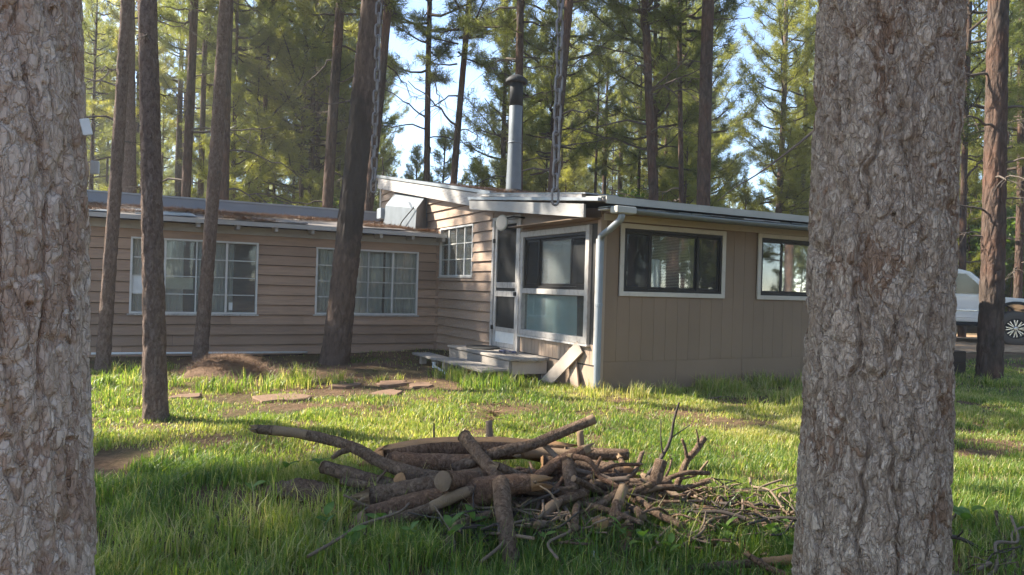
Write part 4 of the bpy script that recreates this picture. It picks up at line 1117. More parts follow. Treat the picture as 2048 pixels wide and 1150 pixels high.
for k in range(44):                                              # slim bare poles standing between the tall trunks
    for _ in range(60):
        d = rf.uniform(26, 52); a = rf.uniform(-0.62, 0.62); x, y = d * a, d
        if ok_place(x, y, 1.3) and not 1422 < 1024 + FPX * a < 1545 and not 785 < 1024 + FPX * a < 1000: break
    taken.append((x, y)); px = 1024 + FPX * a
    wh = next(w for e, w in ((420, 'above the left part of the wing roof'), (640, 'above the middle of the wing roof'), (800, 'beside the charred leaning trunk'), (1024, 'above the gable peak'), (1200, 'just right of the stove pipe'), (1430, 'around the broad bare trunk'), (9999, 'above the front roof')) if px < e)
    root = forest_pine(x, y, 'tall', k % 2, rf.uniform(0, 6.28), rf.uniform(0.72, 0.92), 'thin straight dark pole of a pine ' + ('near ' if d < 36 else 'far ') + wh, 'slim pine poles behind the cabin')
    root.scale = (root.scale[0] * 0.62, root.scale[1] * 0.62, root.scale[2])
for k in range(26):                                              # young pines closer behind the cabin
    for _ in range(60):
        d = rf.uniform(24, 36); a = rf.uniform(-0.72, 0.72); x, y = d * a, d
        if ok_place(x, y, 2.0): break
    taken.append((x, y))
    forest_pine(x, y, 'young', 0, rf.uniform(0, 6.28), rf.uniform(0.7, 1.25), 'young bushy pine low in the undergrowth behind the cabin', 'young pines behind the cabin', 'needles_y' if rf.random() < 0.6 else 'needles')
# leafy oak scrub
def shrub_mesh(seed, n, rx, h):
    rs = np.random.default_rng(seed)
    q = rs.normal(0, 1, (n, 3)); q /= np.linalg.norm(q, axis=1)[:, None]
    cl = rs.normal(0, 1, (26, 3)); cl /= np.linalg.norm(cl, axis=1)[:, None]; cl[:, 2] = np.abs(cl[:, 2])
    c = cl[rs.integers(0, 26, n)] * rs.uniform(0.3, 1, (n, 1)) ** 0.5 + q * rs.random((n, 1)) ** 0.5 * 0.35
    P = c * np.array([rx, rx, h * 0.5]) + np.array([0, 0, h * 0.52]); P[:, 2] = np.maximum(P[:, 2], 0.05)
    a = rs.normal(0, 1, (n, 3)); a /= np.linalg.norm(a, axis=1)[:, None]; b = np.cross(a, rs.normal(0, 1, (n, 3))); b /= np.linalg.norm(b, axis=1)[:, None]
    s = rs.uniform(0.05, 0.09, (n, 1))
    V = np.stack([P - a * s, P + b * s * 0.6, P + a * s, P - b * s * 0.6], 1).reshape(-1, 3)
    leaves = mesh_np('foliage', V, np.arange(4 * n).reshape(-1, 4))
    S = MB()
    for k in range(7):
        an = rs.random() * 6.28; S.tube([(0, 0, -0.1), (0.3 * rx * math.cos(an), 0.3 * rx * math.sin(an), h * 0.35), (0.7 * rx * math.cos(an), 0.7 * rx * math.sin(an), h * 0.75)], [0.03, 0.02, 0.008], 5)
    return leaves, S.mesh('stem', True)
SHR = [shrub_mesh(5, 5200, 1.6, 3.0), shrub_mesh(6, 5200, 1.9, 4.2)]
shr_n = 0
for k in range(46):
    for _ in range(80):
        d = rf.uniform(23, 44); a = rf.uniform(-0.78, 0.78)
        if k < 14: d = rf.uniform(25.5, 36); a = rf.uniform(0.52, 0.78)
        x, y = d * a, d
        if ok_place(x, y, 1.6): break
    taken.append((x, y)); i = rf.randint(0, 1)
    root = empty('oak_shrub', (x, y, gz1(x, y)), rf.uniform(0, 6)); s_ = rf.uniform(0.7, 1.15); root.scale = (s_, s_, s_)
    tag(root, 'bright green leafy oak shrub among the trunks beyond the driveway' if x > 8 else 'bright green leafy oak shrub showing above the cabin roof', 'shrub', 'oak shrubs beyond the driveway' if x > 8 else 'oak shrubs behind the cabin')
    link('foliage', SHR[i][0], M['oakleaf'], root); link('stem', SHR[i][1], M['twigwood'], root)
# --- pines around the yard that shade it and show in the window glass
SHADE = [(-11.5, 6.3, 'tall', 1, 0.95), (-14.5, 7.2, 'tall', 0, 1.0), (-17.5, 7.7, 'tall', 1, 1.05), (-21.0, 8.7, 'tall', 0, 1.05), (-13.0, 4.4, 'tall', 0, 0.95), (-9.0, 4.5, 'tall', 1, 0.9),
         (-12.5, 14.2, 'tall', 1, 0.85), (-17.0, 16.4, 'tall', 0, 0.9), (-19, 22, 'tall', 0, 1.0), (-28, 21, 'mid', 1, 1.1), (-34, 17, 'mid', 0, 1.1), (-26, 4, 'mid', 1, 1.2), (-20, 1, 'tall', 1, 1.0), (9.5, 7.0, 'tall', 0, 0.9)]
for (x, y, kd, i, sc) in SHADE:
    forest_pine(x, y, kd, i, rf.uniform(0, 6.28), sc, 'tall pine at the side of the yard mirrored in the window glass', 'pines standing around the yard')
    taken.append((x, y))
k = 0
while k < 42:
    a = rf.uniform(math.radians(100), math.radians(440 - 180 + 100)); d = 21 + 36 * rf.random()
    x, y = d * math.cos(math.pi / 2 + a), d * math.sin(math.pi / 2 + a) - 4
    if y > -3 and abs(x) < 8: continue
    if y > 2 and x < 0: continue
    if y > 0.62 * abs(x): continue
    kd, i = rf.choice((('tall', 0), ('mid', 0), ('mid', 1), ('mid', 2)) if d > 16 else (('tall', 0), ('tall', 1)))
    forest_pine(x, y, kd, i, rf.uniform(0, 6.28), rf.uniform(0.85, 1.1), 'tall pine at the side of the yard mirrored in the window glass', 'pines standing around the yard'); k += 1

# the forest on the far side of the yard, mirrored in the window glass
k = 0
while k < 48:
    a = math.radians(rf.uniform(-85, 8)); d = rf.uniform(24, 62)
    x, y = 2 + d * math.cos(a), 3 + d * math.sin(a)
    kd, i = rf.choice((('mid', 0), ('mid', 1), ('mid', 2), ('young', 0)))
    forest_pine(x, y, kd, i, rf.uniform(0, 6.28), rf.uniform(0.8, 1.1), 'tall pine at the side of the yard mirrored in the window glass', 'pines standing around the yard'); k += 1

k = 0
while k < 30:
    x, y = rf.uniform(15, 48), rf.uniform(-22, 9.5)
    if y > 0.6 * x - 0.5: continue
    kd, i = rf.choice((('mid', 0), ('mid', 2), ('young', 0), ('mid', 2)))
    forest_pine(x, y, kd, i, rf.uniform(0, 6.28), rf.uniform(0.8, 1.15), 'tall pine at the side of the yard mirrored in the window glass', 'pines standing around the yard'); k += 1
# ------------------------------------------------------------------ wood pile
M['logbark'] = m_bark_near('log_bark', (0.085, 0.055, 0.036), (0.32, 0.22, 0.15), (0.19, 0.09, 0.045), 0.6, 1.0)
M['logred'] = m_bark_near('log_bark_reddish', (0.11, 0.062, 0.038), (0.35, 0.21, 0.13), (0.22, 0.11, 0.065), 0.6, 0.9)
M['twig'] = m_plain('twig_bark', (0.19, 0.135, 0.095), 0.9, 0, 0.6, 60, 0.2, 0.35)
M['twig_dark'] = m_plain('twig_bark_dark', (0.075, 0.058, 0.048), 0.9, 0, 0.6, 60, 0.2, 0.35)
def m_wood(name, c):
    t = NT(name); n = t.noise(5, t.coord((30, 30, 4)), 5, 0.6, 0.4)
    return t.done(t.pbr(t.mix(n, shade(c, 0.62), shade(c, 1.25)), 0.8, t.bump(n, 0.6, 0.006), 0, 0.2))
M['cut'] = m_wood('cut_wood_orange', (0.36, 0.20, 0.095)); M['pale'] = m_wood('peeled_wood_pale', (0.24, 0.16, 0.095)); M['greycut'] = m_wood('weathered_cut', (0.215, 0.145, 0.092))
def log_mesh(pts, r0, r1, seed, sides=16, knob=0.15, ends=('cut', 'cut'), peel=None, split=False):
    """a branch: bark tube with cut, splintered or broken ends; slots 0 bark, 1 wood"""
    step = max(0.012, min(r0, r1) * 0.7)
    P, par = smooth_path(pts, step); n = len(P)
    rs = np.random.default_rng(seed)
    R = r0 + (r1 - r0) * par
    arc = np.concatenate([[0], np.cumsum(np.linalg.norm(np.diff(P, axis=0), axis=1))])
    R = R * (1 + 0.22 * (fbm(np.stack([arc * 7, 0 * arc + seed, 0 * arc], 1), 3, seed) - 0.5))
    V, Q = tube_np(P, R, sides); C = np.repeat(P, sides, 0); D = V - C
    h = fbm(V / np.array([max(r0, .02) * 0.4] * 3), 3, seed + 3) - 0.5
    V = C + D * (1 + knob * 2.4 * h)[:, None]
    T0 = P[0] - P[1]; T0 /= np.linalg.norm(T0); T1 = P[-1] - P[-2]; T1 /= np.linalg.norm(T1)
    if split:                                   # flat split face on top
        cx = (V - C)[:, 2]; lim = np.repeat(R, sides) * 0.6
        V[:, 2] = np.where(cx > lim, C[:, 2] + lim + (cx - lim) * 0.12, V[:, 2])
    V = list(map(tuple, V)); F = [tuple(q) for q in Q]; MI = []
    for q in range(len(Q)):
        i = q // sides; m = 0
        if peel and peel[0] <= par[i] <= peel[1]: m = 1
        if split:
            k = q % sides; vz = np.mean([V[a][2] for a in Q[q]]) - C[Q[q][0]][2]
            if vz > R[i] * 0.45: m = 1
        MI.append(m)
    for e, (b0, T, c) in enumerate(((0, T0, P[0]), ((n - 1) * sides, T1, P[-1]))):
        ring_ = list(range(b0, b0 + sides)); rad = R[0] if e == 0 else R[-1]
        if ends[e] == 'splinter':
            m = len(V)
            for j in range(sides):
                q = np.array(V[b0 + j]); V.append(tuple(c + (q - c) * 0.72 + T * rad * rs.uniform(0.3, 2.6)))
            V.append(tuple(c + T * rad * 0.5))
            for j in range(sides):
                k = (j + 1) % sides; F.append((b0 + j, b0 + k, m + k, m + j)); MI.append(1)
                F.append((m + j, m + k, m + sides)); MI.append(1)
        elif ends[e] == 'wedge':
            m = len(V); ax = np.array(V[b0]) - c
            for j in range(sides):
                q = np.array(V[b0 + j]); s = (q - c).dot(np.array([0, 0, 1.0])) / rad
                V.append(tuple(c + (q - c) * 0.85 + T * rad * (1.5 - 1.4 * s)))
            for j in range(sides):
                k = (j + 1) % sides; F.append((b0 + j, b0 + k, m + k, m + j)); MI.append(1)
            F.append(tuple(range(m, m + sides))); MI.append(1)
        else:
            m = len(V)
            jag = rs.uniform(0.03, 0.22, sides)
            for j in range(sides): V.append(tuple(c + (np.array(V[b0 + j]) - c) * rs.uniform(0.84, 0.93) + T * rad * jag[j]))
            V.append(tuple(c + T * rad * 0.02))
            for j in range(sides):
                k = (j + 1) % sides; F.append((b0 + j, b0 + k, m + k, m + j)); MI.append(0 if ends[e] == 'dull' else 1)
                F.append((m + j, m + k, m + sides)); MI.append(1)
    mb = MB(); mb.v = V; mb.f = F; mb.m = MI
    return mb
LOGN = [0]
def log(label, pp, w0, w1=None, bark='logbark', wood='pale', cat='log', name='log', grp='logs and branches of the wood pile', twigs=(), **k):
    """pp: (photo x, photo y, distance) along the branch; w: photo widths"""
    LOGN[0] += 1
    P = np.array([at(*q) for q in pp]); d0, d1 = pp[0][2], pp[-1][2]
    w1 = w0 if w1 is None else w1
    r0, r1 = w0 / 2 * d0 / FPX * 1.04, w1 / 2 * d1 / FPX * 1.04
    base = P.mean(0); base[2] = P[:, 2].min()
    mb = log_mesh(P - base, r0, r1, LOGN[0] * 13 + 5, **k)
    o = mb.build(name, [M[bark], M[wood]], None, smooth=True, loc=base)
    tag(o, label, cat, grp)
    for tp in twigs:
        Q = np.array([at(*q[:3]) for q in tp[0]]) - base
        link('side_twig', log_mesh(Q, tp[1] / 2 * d0 / FPX, tp[2] / 2 * d0 / FPX, LOGN[0] * 7 + 1, 8).mesh('side_twig', True), [M[bark], M[wood]], o)
    return o
log('long grey branch with a peeled pale end reaching far left from the wood pile', [(518, 858, 5.15), (605, 868, 5.1), (700, 892, 5.0), (770, 928, 4.9), (850, 952, 4.8), (930, 958, 4.75)], 17, 30, peel=(0.06, 0.22), ends=('splinter', 'cut'), twigs=(([(700, 897, 5.0), (680, 905, 4.98), (664, 916, 4.95)], 15, 9),))
log('big orange-brown split log lying along the back of the wood pile', [(772, 908, 5.45), (880, 893, 5.45), (1000, 893, 5.5), (1105, 898, 5.5)], 50, 46, 'logred', 'cut', split=True, ends=('wedge', 'splinter'), sides=24, knob=0.24)
log('dark bark log under the big split log', [(778, 921, 5.25), (870, 926, 5.2), (965, 930, 5.2)], 36, 36, 'logred', 'greycut')
log('straight grey stick leaning across the split log', [(928, 872, 5.0), (960, 912, 4.8), (1000, 962, 4.55), (1012, 985, 4.5)], 24, 26)
log('branch rising to the upper right tip above the wood pile', [(905, 940, 4.85), (985, 908, 4.9), (1060, 890, 4.95), (1130, 862, 5.0), (1188, 838, 5.05)], 24, 19, peel=(0.93, 1.0))
log('pale split piece of wood behind the rising branch', [(1042, 902, 5.35), (1090, 905, 5.35), (1142, 909, 5.3)], 30, 26, 'pale', 'pale', split=True, ends=('splinter', 'cut'), sides=16)
log('short dark log at the back right with a clean pale end', [(1130, 906, 5.35), (1200, 909, 5.35), (1256, 909, 5.35)], 24, 22)
log('thick log with a ragged orange broken end at the right of the pile', [(1085, 930, 5.1), (1170, 936, 5.1), (1245, 946, 5.08)], 36, 32, ends=('cut', 'splinter'), wood='cut', sides=18)
log('thin branch lying along the ragged log', [(1130, 942, 4.98), (1190, 951, 4.96), (1265, 952, 4.95)], 14, 12)
log('thick burl log with reddish splintered end in the middle of the pile', [(938, 990, 4.42), (985, 978, 4.42), (1030, 968, 4.42), (1062, 966, 4.42)], 58, 34, 'logred', 'cut', ends=('dull', 'splinter'), knob=0.16, sides=20)
log('brown log with a round cut face pointing forward', [(886, 962, 4.22), (935, 962, 4.5), (985, 958, 4.8)], 37, 40, 'logred', 'greycut', sides=18)
log('thick log with a pale splintered end at the left of the pile', [(745, 998, 4.5), (800, 985, 4.5), (880, 968, 4.52), (960, 952, 4.6)], 44, 34, ends=('splinter', 'cut'), sides=18)
log('log with a bright wedge cut end low at the left of the pile', [(735, 1036, 4.3), (790, 1016, 4.35), (870, 996, 4.4), (950, 985, 4.45)], 40, 34, 'logred', 'pale', ends=('wedge', 'cut'), sides=18)
log('half peeled pale stick below the cut log', [(700, 1068, 4.22), (790, 1040, 4.22), (848, 1022, 4.22), (905, 994, 4.25), (945, 980, 4.3)], 26, 20, peel=(0.55, 0.9))
log('upright grey branch standing in the grass at the front of the pile', [(1028, 1152, 3.72), (1014, 1070, 3.9), (1006, 1010, 4.1), (1002, 965, 4.3)], 34, 34, sides=16)
log('grey stick slanting down through the right of the pile', [(1136, 925, 4.75), (1142, 965, 4.6), (1150, 1000, 4.5), (1162, 1034, 4.4)], 26, 24)
log('brown stick rising toward the pale split piece', [(1022, 990, 4.65), (1075, 955, 4.75), (1120, 922, 4.85), (1166, 902, 4.9)], 24, 20, 'logred', ends=('cut', 'splinter'))
log('long low log crossing the right half of the pile', [(1040, 990, 4.72), (1130, 988, 4.75), (1225, 972, 4.8), (1340, 966, 4.85)], 26, 24)
log('crooked half peeled branch standing at the right front of the pile', [(1248, 974, 4.4), (1236, 1005, 4.3), (1226, 1040, 4.22), (1215, 1092, 4.1)], 18, 22, peel=(0.0, 0.33), ends=('cut', 'splinter'), wood='pale')
log('grey branch rising to the right below the long low log', [(1118, 1052, 4.3), (1160, 1035, 4.34), (1210, 1004, 4.4), (1238, 985, 4.45)], 22, 18)
log('pale branch curving up behind the front sticks', [(1078, 1060, 4.25), (1090, 1028, 4.28), (1115, 1005, 4.35), (1170, 985, 4.45)], 22, 18, peel=(0.2, 0.6), wood='greycut')
log('thin bow shaped branch lying across the pile front', [(1040, 1062, 4.12), (1110, 1070, 4.1), (1190, 1062, 4.1), (1240, 1036, 4.15)], 13, 11)
log('short log with an orange cut end facing the grass', [(1140, 1046, 4.6), (1175, 1048, 4.35), (1206, 1046, 4.1)], 24, 24, wood='cut')
log('upright grey stick at the right end of the pile with a pale top', [(1292, 1040, 4.6), (1306, 980, 4.65), (1322, 922, 4.72)], 26, 22, wood='greycut')
log('dark branch with a bent twig at the left of the pile', [(645, 934, 4.95), (700, 948, 4.9), (760, 966, 4.85), (830, 985, 4.8)], 24, 30, twigs=(([(752, 962, 4.83), (765, 950, 4.8), (772, 940, 4.8)], 8, 5),))
log('short log with a yellow cut face under the long branch', [(800, 958, 4.55), (822, 962, 4.75), (850, 964, 5.0)], 24, 24, wood='cut')
log('pale broken stick pointing down into the grass', [(896, 1086, 4.02), (914, 1050, 4.05), (960, 1035, 4.12), (1005, 1020, 4.2)], 14, 14, peel=(0.0, 0.3), ends=('splinter', 'cut'))
log('stout dark log underneath the middle of the pile', [(860, 1040, 4.4), (960, 1020, 4.45), (1080, 1015, 4.5)], 40, 40, 'logbark', 'greycut')
log('dark log underneath the right of the pile', [(1060, 1030, 4.55), (1160, 1015, 4.6), (1270, 1000, 4.7)], 36, 32, 'logbark', 'greycut')
log('dark log in the heart of the pile behind the burl', [(860, 985, 4.75), (980, 970, 4.8), (1120, 960, 4.9)], 40, 36, 'logred', 'greycut')
log('dark log at the back of the pile below the ragged one', [(1000, 950, 5.0), (1120, 962, 5.0), (1260, 972, 5.0)], 34, 30, 'logbark', 'greycut')
log('short stub log at the front right with a round cut end', [(1250, 1068, 4.08), (1258, 1052, 4.2)], 26, 22, wood='cut')
log('broken stub log lying in the grass below the round cut end', [(1232, 1108, 3.95), (1262, 1082, 4.02)], 20, 20, wood='greycut')
log('grey split branch half buried at the bottom of the yard', [(838, 1122, 3.85), (868, 1138, 3.8), (905, 1158, 3.75)], 20, 22, 'pale', 'greycut')
log('thin pale branch lying low in the grass left of the pile', [(492, 1005, 4.75), (560, 1014, 4.65), (625, 1022, 4.6), (690, 1028, 4.55)], 12, 12, 'twig', 'greycut')
log('long branch with an orange end at the foot of the right framing trunk', [(1330, 1142, 3.75), (1430, 1132, 3.75), (1510, 1126, 3.75), (1600, 1118, 3.75)], 12, 20, wood='cut', peel=(0.72, 0.95))
log('splintered reddish stick lying across the orange-ended branch', [(1500, 1112, 3.72), (1530, 1132, 3.68), (1570, 1150, 3.62)], 12, 14, 'logred', 'cut', ends=('splinter', 'splinter'))
log('short grey log in the brush left of the right framing trunk', [(1408, 1040, 4.3), (1450, 1042, 4.3), (1494, 1046, 4.28)], 16, 15, wood='cut')
log('slim pale pole lying straight across the brush', [(1255, 1026, 4.45), (1340, 1022, 4.45), (1425, 1021, 4.45)], 8, 7, 'pale', 'pale')
log('antler shaped grey branch standing right of the pile', [(1352, 975, 4.95), (1372, 925, 5.05), (1392, 900, 5.1), (1408, 876, 5.15)], 12, 14, twigs=(([(1374, 918, 5.05), (1370, 895, 5.05), (1364, 878, 5.05)], 8, 6), ([(1396, 893, 5.1), (1396, 875, 5.1), (1392, 858, 5.1)], 6, 3)))
log('thin dark sapling twig standing up behind the right of the pile', [(1296, 950, 4.9), (1325, 912, 4.95), (1341, 878, 5.0), (1348, 840, 5.0), (1358, 805, 5.0)], 8, 4, 'twig_dark', cat='twig', twigs=(([(1326, 910, 4.95), (1322, 880, 4.95), (1322, 838, 4.95)], 4, 2), ([(1341, 877, 5.0), (1362, 862, 5.0), (1380, 850, 5.0)], 3, 2)))
log('thin pale bent twig sticking out right of the pile', [(1360, 958, 4.9), (1392, 950, 4.9), (1405, 935, 4.9), (1416, 922, 4.9)], 5, 4, 'pale', cat='twig')
log('thin pink-brown bent twig hanging over the front sticks', [(1080, 972, 4.2), (1100, 985, 4.05), (1112, 1005, 4.0), (1122, 1038, 3.98)], 3.5, 3.5, 'pale', cat='twig')
o = log('short upright stump post with a dry weed around its top', [(981, 900, 5.7), (979, 872, 5.72), (978, 842, 5.75)], 15, 13, 'twig', 'greycut', cat='stump', name='stump_post', grp=None)
o = log('short whitish upright stub behind the rising branch', [(1163, 905, 5.5), (1160, 862, 5.52)], 14, 13, 'pale', 'greycut', cat='stump', name='stump_post', grp=None); 
log('thin dark upright twig standing in the grass left of the split log', [(868, 890, 5.55), (868, 846, 5.6)], 4, 3, 'twig_dark', cat='twig', grp=None)
log('white weathered stick end poking up through the front grass', [(1200, 1132, 3.85), (1184, 1104, 3.9)], 13, 10, 'white', 'white', cat='stick')
# tangle of weathered mid-sized branches that fills the heap
rt_ = random.Random(55)
TB = []
for i in range(16):
    L = rt_.uniform(0.55, 1.25); rs = np.random.default_rng(700 + i); c = rs.normal(0, 0.09, 2)
    q = np.linspace(-1, 1, 6); pts = np.stack([q * L / 2, c[0] * L * q ** 2 + rs.normal(0, 0.018, 6), c[1] * 0.5 * L * q ** 2 + rs.normal(0, 0.012, 6)], 1)
    r_ = rt_.uniform(0.011, 0.030)
    mb = log_mesh(pts, r_, r_ * rt_.uniform(0.5, 0.9), 800 + i, 10, 0.14, ends=(rt_.choice(('cut', 'splinter', 'cut')), rt_.choice(('cut', 'splinter'))), peel=(0.7, 0.85) if i % 5 == 0 else None)
    for j in range(rt_.randint(0, 2)):
        k = rt_.randint(1, 4); e = pts[k] + np.array([rt_.uniform(0.02, 0.15), rt_.choice((-1, 1)) * rt_.uniform(0.05, 0.16), rt_.uniform(-0.03, 0.1)])
        mb.tube([pts[k], (pts[k] + e) / 2 + np.array([0.015, 0, 0]), e], [r_ * 0.5, r_ * 0.4, r_ * 0.3], 7)
    me = mb.mesh('branch', True); me.materials.append(M[('logbark', 'twig', 'logred', 'logbark')[i % 4]]); me.materials.append(M['pale' if i % 3 else 'greycut']); TB.append(me)
pc = at(1040, 1040, 4.62)
for k in range(72):
    a = rt_.uniform(0, 6.28); q = rt_.random() ** 0.6; x = pc[0] + 0.95 * q * math.cos(a) + (0.18 if k % 3 else 0.45); y = pc[1] + 0.08 + 0.42 * q * math.sin(a)
    hmax = (0.20 if x < pc[0] else 0.30) * max(0.0, 1 - q ** 1.6); z = gz1(x, y) + 0.03 + hmax * rt_.uniform(0.2, 0.95)
    o = bpy.data.objects.new('branch', TB[k % 16]); COL.objects.link(o); o.location = (x, y, z)
    o.rotation_euler = (rt_.uniform(0, 6.28), rt_.gauss(0, 0.16), rt_.gauss(0, 0.75) + (1.57 if k % 6 == 0 else 0)); s_ = rt_.uniform(0.8, 1.1); o.scale = (s_, s_, s_)
    tag(o, 'weathered grey-brown branch tangled in the heart of the wood pile', 'branch', 'tangled branches of the wood pile')
# curled slab of bark in the grass on the left
V, F = [], []; n, m = 34, 8; rs = np.random.default_rng(8); b0, b1 = at(540, 1000, 4.75), at(722, 985, 4.85)
for i in range(n):
    k = i / (n - 1)
    for j in range(m):
        q = j / (m - 1) - 0.5; c = b0 * (1 - k) + b1 * k
        wd = 0.14 * (0.5 + math.sin(k * 2.9) * 0.6)
        V.append((c[0], c[1] + q * wd * 2, gz1(c[0], c[1]) + 0.06 + 0.03 * math.sin(k * 5) - 1.1 * (q ** 2) * wd * 2 + rs.normal(0, 0.006)))
F = [(i * m + j, i * m + j + 1, (i + 1) * m + j + 1, (i + 1) * m + j) for i in range(n - 1) for j in range(m - 1)]
o = MB().add(V, F).build('bark_slab', M['logbark'], None, smooth=True); sm = o.modifiers.new('thickness', 'SOLIDIFY'); sm.thickness = 0.022
tag(o, 'curled slab of dark bark lying in the grass left of the pile', 'bark')

# loose brush: thin sticks, each a thing
rb = random.Random(21)
TW = []
for i in range(14):
    L = rb.uniform(0.25, 0.8); rs = np.random.default_rng(400 + i)
    pts = np.stack([np.linspace(-L / 2, L / 2, 5), rs.normal(0, 0.05 * L, 5), rs.normal(0, 0.02, 5)], 1)
    mb = log_mesh(pts, rb.uniform(0.005, 0.012), rb.uniform(0.003, 0.007), i, 7)
    for j in range(rb.randint(0, 3)):
        k = rb.randint(1, 3); q = pts[k] + np.array([rb.uniform(-0.1, 0.1), rb.choice((-1, 1)) * rb.uniform(0.06, 0.2), rb.uniform(-0.01, 0.06)])
        mb.tube([pts[k], (pts[k] + q) / 2 + np.array([0.01, 0, 0.01]), q], [0.005, 0.004, 0.002], 5)
    me = mb.mesh('twig', True); me.materials.append(M[('twig', 'twig_dark', 'logbark', 'twig')[i % 4]]); me.materials.append(M['pale']); TW.append(me)
def twig_at(px, py, lift, i, lab, grp, sc=1.0, tilt=0.25):
    d = 3.0
    for _ in range(6):                       # meet the ground along this line of sight
        r_ = ray(px, py); p = np.array([0, 0, CZ]) + r_ * d; d = d * (CZ - gz1(p[0], p[1])) / max(0.05, CZ - p[2])
    p = np.array([0, 0, CZ]) + ray(px, py) * d
    o = bpy.data.objects.new('twig', TW[i]); COL.objects.link(o)
    o.location = (p[0], p[1], gz1(p[0], p[1]) + lift); o.rotation_euler = (rb.uniform(-0.5, 0.5), rb.gauss(0, tilt), rb.uniform(0, 6.28)); o.scale = (sc, sc, sc)
    tag(o, lab, 'twig', grp)
for k in range(80):
    twig_at(rb.uniform(1320, 1600), rb.uniform(1005, 1105), rb.uniform(0.01, 0.13), rb.randrange(14), 'thin dry stick in the brush heap beside the right framing trunk', 'sticks of the brush heap', rb.uniform(0.7, 1.3), 0.16)
for k in range(60):
    twig_at(rb.gauss(1060, 120), rb.uniform(1030, 1110), rb.uniform(0.02, 0.16), rb.randrange(14), 'thin stick poking out of the wood pile', 'small sticks in the wood pile', rb.uniform(0.7, 1.2), 0.3)
for k in range(12):
    twig_at(rb.uniform(1915, 2040), rb.uniform(1085, 1150), rb.uniform(0.0, 0.08), rb.randrange(14), 'thin dry stick on the ground right of the right framing trunk', 'sticks right of the framing trunk', rb.uniform(0.7, 1.2))
for k in range(22):
    twig_at(rb.uniform(230, 1550), rb.uniform(770, 1000), 0.01, rb.randrange(14), 'small fallen twig scattered on the lawn', 'twigs scattered on the lawn', rb.uniform(0.5, 0.9), 0.08)

# ------------------------------------------------------------------ pavers, pipes, needle mound
M['paver'] = m_plain('reddish_paver', (0.20, 0.125, 0.082), 0.9, 0, 0.6, 14, 0.2, 0.25)
def gpoint(px, py):
    d = 6.0
    for _ in range(8):
        p = np.array([0, 0, CZ]) + ray(px, py) * d; d = d * (CZ - gz1(p[0], p[1])) / max(0.05, CZ - p[2])
    p = np.array([0, 0, CZ]) + ray(px, py) * d
    return p[0], p[1], gz1(p[0], p[1])
for (px, py, w, lab) in ((788, 770, 0.44, 'reddish paving stone in the bare path nearest the low step'), (838, 774, 0.36, 'small reddish paving stone at the foot of the low step'), (776, 790, 0.46, 'large reddish paving stone at the grassy end of the path'),
                         (690, 773, 0.44, 'reddish paving stone at the left end of the path'), (560, 800, 0.60, 'dark edged flat stone lying in the lawn before the charred trunk'), (375, 797, 0.32, 'thin flat stone in the grass beside the slim brown trunk')):
    x, y, z = gpoint(px, py); mb = MB(); n = 12; rr = np.random.default_rng(px)
    rad = w / 2 * (1 + 0.16 * rr.normal(0, 1, n)); th = np.arange(n) * 2 * math.pi / n
    b = [(rad[i] * math.cos(th[i]), 0.75 * rad[i] * math.sin(th[i])) for i in range(n)]
    V = [(a, c, -0.05) for a, c in b] + [(a, c, 0.035) for a, c in b] + [(a * 0.94, c * 0.94, 0.045) for a, c in b]
    F = [tuple(range(2 * n, 3 * n))] + [(q * n + i, q * n + (i + 1) % n, (q + 1) * n + (i + 1) % n, (q + 1) * n + i) for q in range(2) for i in range(n)]
    o = mb.add(V, F).build('paving_stone', M['paver'], None, loc=(x, y, z - 0.006)); o.rotation_euler = (0.03, -0.03, rr.random())
    tag(o, lab, 'paver', 'paving stones of the path')
def pipe(label, a, b, r):
    p = np.array(a); q = np.array(b); o = MB().tube([p - p, (q - p) * 0.5, q - p], [r] * 3, 10).build('white_pipe', M['pvc'], None, smooth=True, loc=p); tag(o, label, 'pipe'); return o
a = house(-5.9, 5.38); b = house(-2.55, 5.40)
pipe('long white pipe lying along the foot of the wing wall', (a[0], a[1], gz1(a[0], a[1]) + 0.06), (b[0], b[1], gz1(b[0], b[1]) + 0.055), 0.018)
x, y, z = gpoint(868, 738); x2, y2, z2 = gpoint(905, 758)
o = pipe('short white pipe on the bare soil by the low step', (x, y, z + 0.05), (x2, y2, z2 + 0.02), 0.02)
MB().tube([(0, 0, -0.03), (0, 0, 0.06)], [0.028, 0.028], 10).build('pipe_elbow', M['pvc'], o)

def strew(name, n, region, length, width, mat, label, seed, lift=0.012, zf=None, up=0.15):
    """n thin needles scattered over a surface, one mesh"""
    rs = np.random.default_rng(seed); X, Y = region(rs, n); n = len(X)
    Z = (zf or gz)(X, Y) + lift * rs.random(n) + 0.004
    a = rs.random(n) * 6.28; e = rs.normal(0, up, n); L = length * rs.uniform(0.6, 1.3, n)
    d = np.stack([np.cos(a) * np.cos(e), np.sin(a) * np.cos(e), np.abs(np.sin(e))], 1) * L[:, None]; s = np.stack([-np.sin(a), np.cos(a), 0 * a], 1) * width
    P = np.stack([X, Y, Z], 1)
    V = np.stack([P - s, P + s, P + d], 1).reshape(-1, 3)
    o = link(name, mesh_np(name, V, None, np.arange(3 * n).reshape(-1, 3)), M[mat]); tag(o, label, 'needles', kind='stuff'); return o
mx, my, mz = gpoint(425, 757); 
def mound_z(X, Y):
    r2_ = ((X - mx) / 0.5) ** 2 + ((Y - my - 0.5) / 0.42) ** 2
    return gz(X, Y) + 0.24 * np.exp(-r2_ ** 1.5 * 1.1)
n = 44; th, rd_ = np.meshgrid(np.linspace(0, 2 * math.pi, n, endpoint=False), np.linspace(0, 1.15, 16)); X = mx + rd_.ravel() * np.cos(th.ravel()); Y = my + 0.5 + 0.8 * rd_.ravel() * np.sin(th.ravel())
